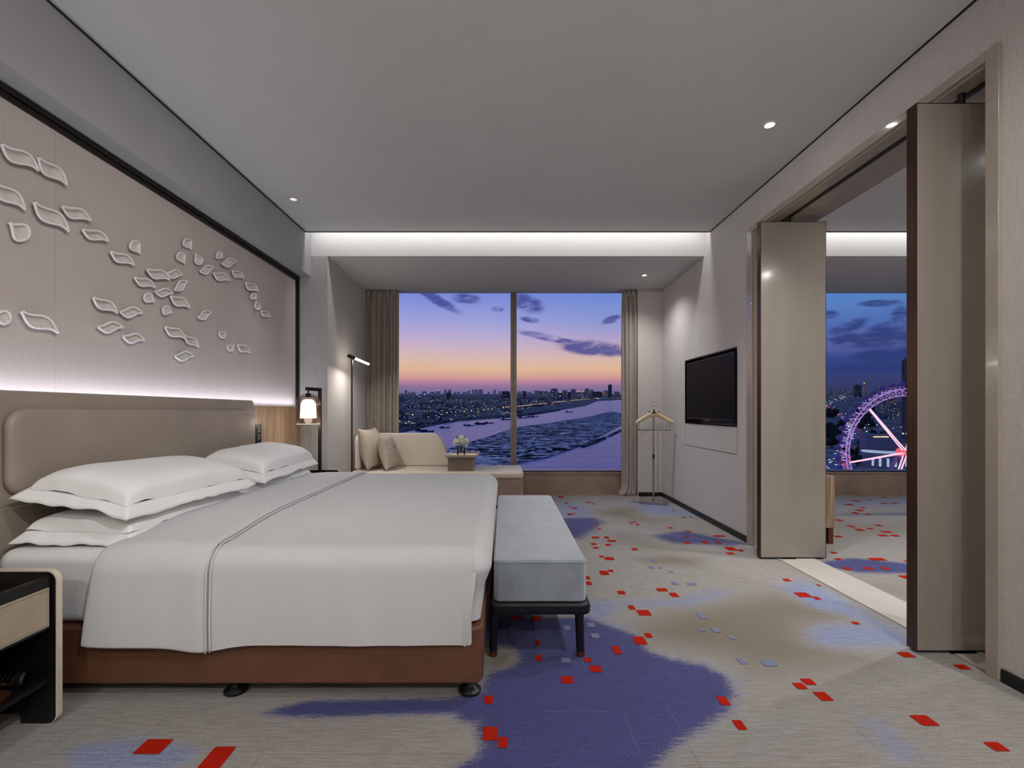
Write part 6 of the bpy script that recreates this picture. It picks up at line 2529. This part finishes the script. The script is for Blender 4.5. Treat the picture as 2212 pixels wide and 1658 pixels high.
# ------------------------------------------------------------------ dusk sky
w = bpy.data.worlds.new('dusk_sky')
SC.world = w
w.use_nodes = True
g = G(w.node_tree)
out = g.n('ShaderNodeOutputWorld')
bg = g.n('ShaderNodeBackground')
tc = g.n('ShaderNodeTexCoord')
sp = g.n('ShaderNodeSeparateXYZ')
g.set(sp.inputs[0], tc.outputs['Generated'])
X, Y, Z = sp.outputs
hyp = g.m('SQRT', g.m('ADD', g.m('MULTIPLY', X, X), g.m('MULTIPLY', Y, Y)))
el = g.m('DIVIDE', Z, g.m('MAXIMUM', hyp, 0.01))
az = g.m('ARCTAN2', X, Y)


def stops(lst, base=887.0):
    # (pixel row, colour) -> position on 0..1 for tan(elevation) in [-0.1, 0.5]
    return sorted([((((base - y) / 1000.0) + 0.1) / 0.6, lin(c)) for y, c in lst])


e01 = g.m('DIVIDE', g.m('ADD', el, 0.1), 0.6, clamp=True)
sun = g.ramp(e01, stops([(900, '#6A638F'), (862, '#70689A'), (848, '#7C709E'), (836, '#96779E'), (826, '#BE86A4'), (817, '#DDA09B'), (800, '#EDBE9C'), (780, '#E9C3B0'), (758, '#DDBDC6'), (728, '#C7B4DA'), (694, '#A9A9E0'), (655, '#8E9AE0'), (628, '#7E90DC'), (560, '#5F7CCB'), (430, '#6C82C4')]))
blue = g.ramp(e01, stops([(900, '#2A2F55'), (850, '#383C66'), (835, '#3C4270'), (815, '#37447C'), (795, '#3A4A8C'), (770, '#6268A8'), (740, '#5570B4'), (700, '#5E86C6'), (660, '#528AD2'), (628, '#4A84D0'), (560, '#3768B0'), (430, '#4A66A8')]))
fa = g.ss(az, 0.26, 0.58)
# a little bluer to the right inside the sunset part
sun2 = g.mix(g.ss(az, -0.05, 0.26, 0.0, g.t and 0.35 or 0.35), sun, blue)
sun = g.mix(g.ss(el, 0.09, 0.20), sun, sun2)
sky = g.mix(fa, sun, blue)
# clouds
cv = g.n('ShaderNodeCombineXYZ')
g.set(cv.inputs[0], az)
g.set(cv.inputs[1], el)
vec = cv.outputs[0]
n1 = g.noise(g.mapping(vec, (9, 24, 1)), 1.0, 6.0, 0.62, 0.4)


def blob(cx, cy, rx, ry, rot=0.0):
    """soft mask round pixel position cx, cy with pixel radii"""
    a0 = math.atan((cx - VX) / FPX)
    ch = math.cos(a0)
    e0 = (VY - cy) / FPX * ch
    rxa, rya = rx / FPX * ch * ch, ry / FPX * ch
    da = g.m('SUBTRACT', az, a0)
    de = g.m('SUBTRACT', el, e0)
    u = g.m('ADD', g.m('MULTIPLY', da, math.cos(rot)), g.m('MULTIPLY', de, math.sin(rot)))
    v = g.m('SUBTRACT', g.m('MULTIPLY', de, math.cos(rot)), g.m('MULTIPLY', da, math.sin(rot)))
    u = g.m('DIVIDE', u, rxa)
    v = g.m('DIVIDE', v, rya)
    r2 = g.m('ADD', g.m('MULTIPLY', u, u), g.m('MULTIPLY', v, v))
    return g.m('POWER', 2.718, g.m('MULTIPLY', r2, -1.0))


n2 = g.noise(g.mapping(vec, (22, 60, 1)), 1.0, 5.0, 0.65, 0.6)
nn2 = g.m('ADD', g.m('MULTIPLY', n1, 0.5), g.m('MULTIPLY', n2, 0.5))


def cloud(mask, col_src, col, a, b, amt):
    f = g.ss(g.m('MULTIPLY', g.ss(mask, 0.0, 0.75), g.m('ADD', 0.5, g.m('MULTIPLY', g.m('SUBTRACT', nn2, 0.42), 4.2))), a, b, 0, amt)
    return g.mix(f, col_src, lin(col))


mk = None
for args in ((1290, 752, 85, 17, -0.10), (1180, 728, 75, 8, -0.22), (945, 648, 55, 11, -0.5), (1008, 645, 34, 11, -.05), (1075, 668, 16, 7, 0), (1138, 655, 40, 20, -0.4), (1320, 690, 22, 8, .3), (1145, 690, 22, 7, -.2)):
    bl = blob(*args)
    mk = bl if mk is None else g.m('MAXIMUM', mk, bl)
sky = cloud(mk, sky, '#4A4E96', 0.12, 1.05, 0.9)
mk2 = None
for args in ((1900, 732, 120, 20, 0), (1925, 765, 90, 16, 0), (1830, 705, 50, 15, 0.3), (1930, 705, 60, 16, .1), (1900, 655, 50, 8, -.1), (1790, 680, 25, 10, 0), (1880, 795, 130, 12, 0), (1945, 690, 25, 30, 0), (1835, 735, 60, 18, 0)):
    bl = blob(*args)
    mk2 = bl if mk2 is None else g.m('MAXIMUM', mk2, bl)
sky = cloud(mk2, sky, '#33407A', 0.12, 1.05, 0.9)
low = g.ss(el, -0.02, -0.06)
sky = g.mix(low, sky, lin('#262A4C'))
g.set(bg.inputs[0], sky)
bg.inputs[1].default_value = 1.0
g.set(out.inputs[0], bg.outputs[0])

# ------------------------------------------------------------------ colour management
SC.view_settings.view_transform = 'Standard'
SC.view_settings.look = 'None'
SC.view_settings.exposure = 0.0
SC.view_settings.gamma = 1.0
SC.view_settings.use_curve_mapping = False
SC.cycles.max_bounces = 8
SC.cycles.diffuse_bounces = 4
SC.cycles.glossy_bounces = 4
SC.cycles.transmission_bounces = 6
SC.cycles.transparent_max_bounces = 10
SC.cycles.caustics_reflective = False
SC.cycles.caustics_refractive = False
SC.cycles.sample_clamp_indirect = 6.0
SC.cycles.use_denoising = True
SC.cycles.use_adaptive_sampling = True
SC.cycles.adaptive_threshold = 0.06
SC.cycles.adaptive_min_samples = 10
# the small lights out in the city are far too weak to be sampled as lamps of the room
for k_ in ('tower_haze_tint', 'tower_mid', 'tower_dark', 'tower_lit', 'house', 'house_pale', 'crown_light', 'lamp_orange', 'lamp_white', 'lamp_teal', 'wheel_led', 'wheel_pink', 'wheel_red',
           'pod', 'car_red', 'car_white', 'pav_light', 'pav_warm', 'lamp_on', 'lamp_dim', 'led'):
    if k_ in M:
        M[k_].cycles.emission_sampling = 'NONE'
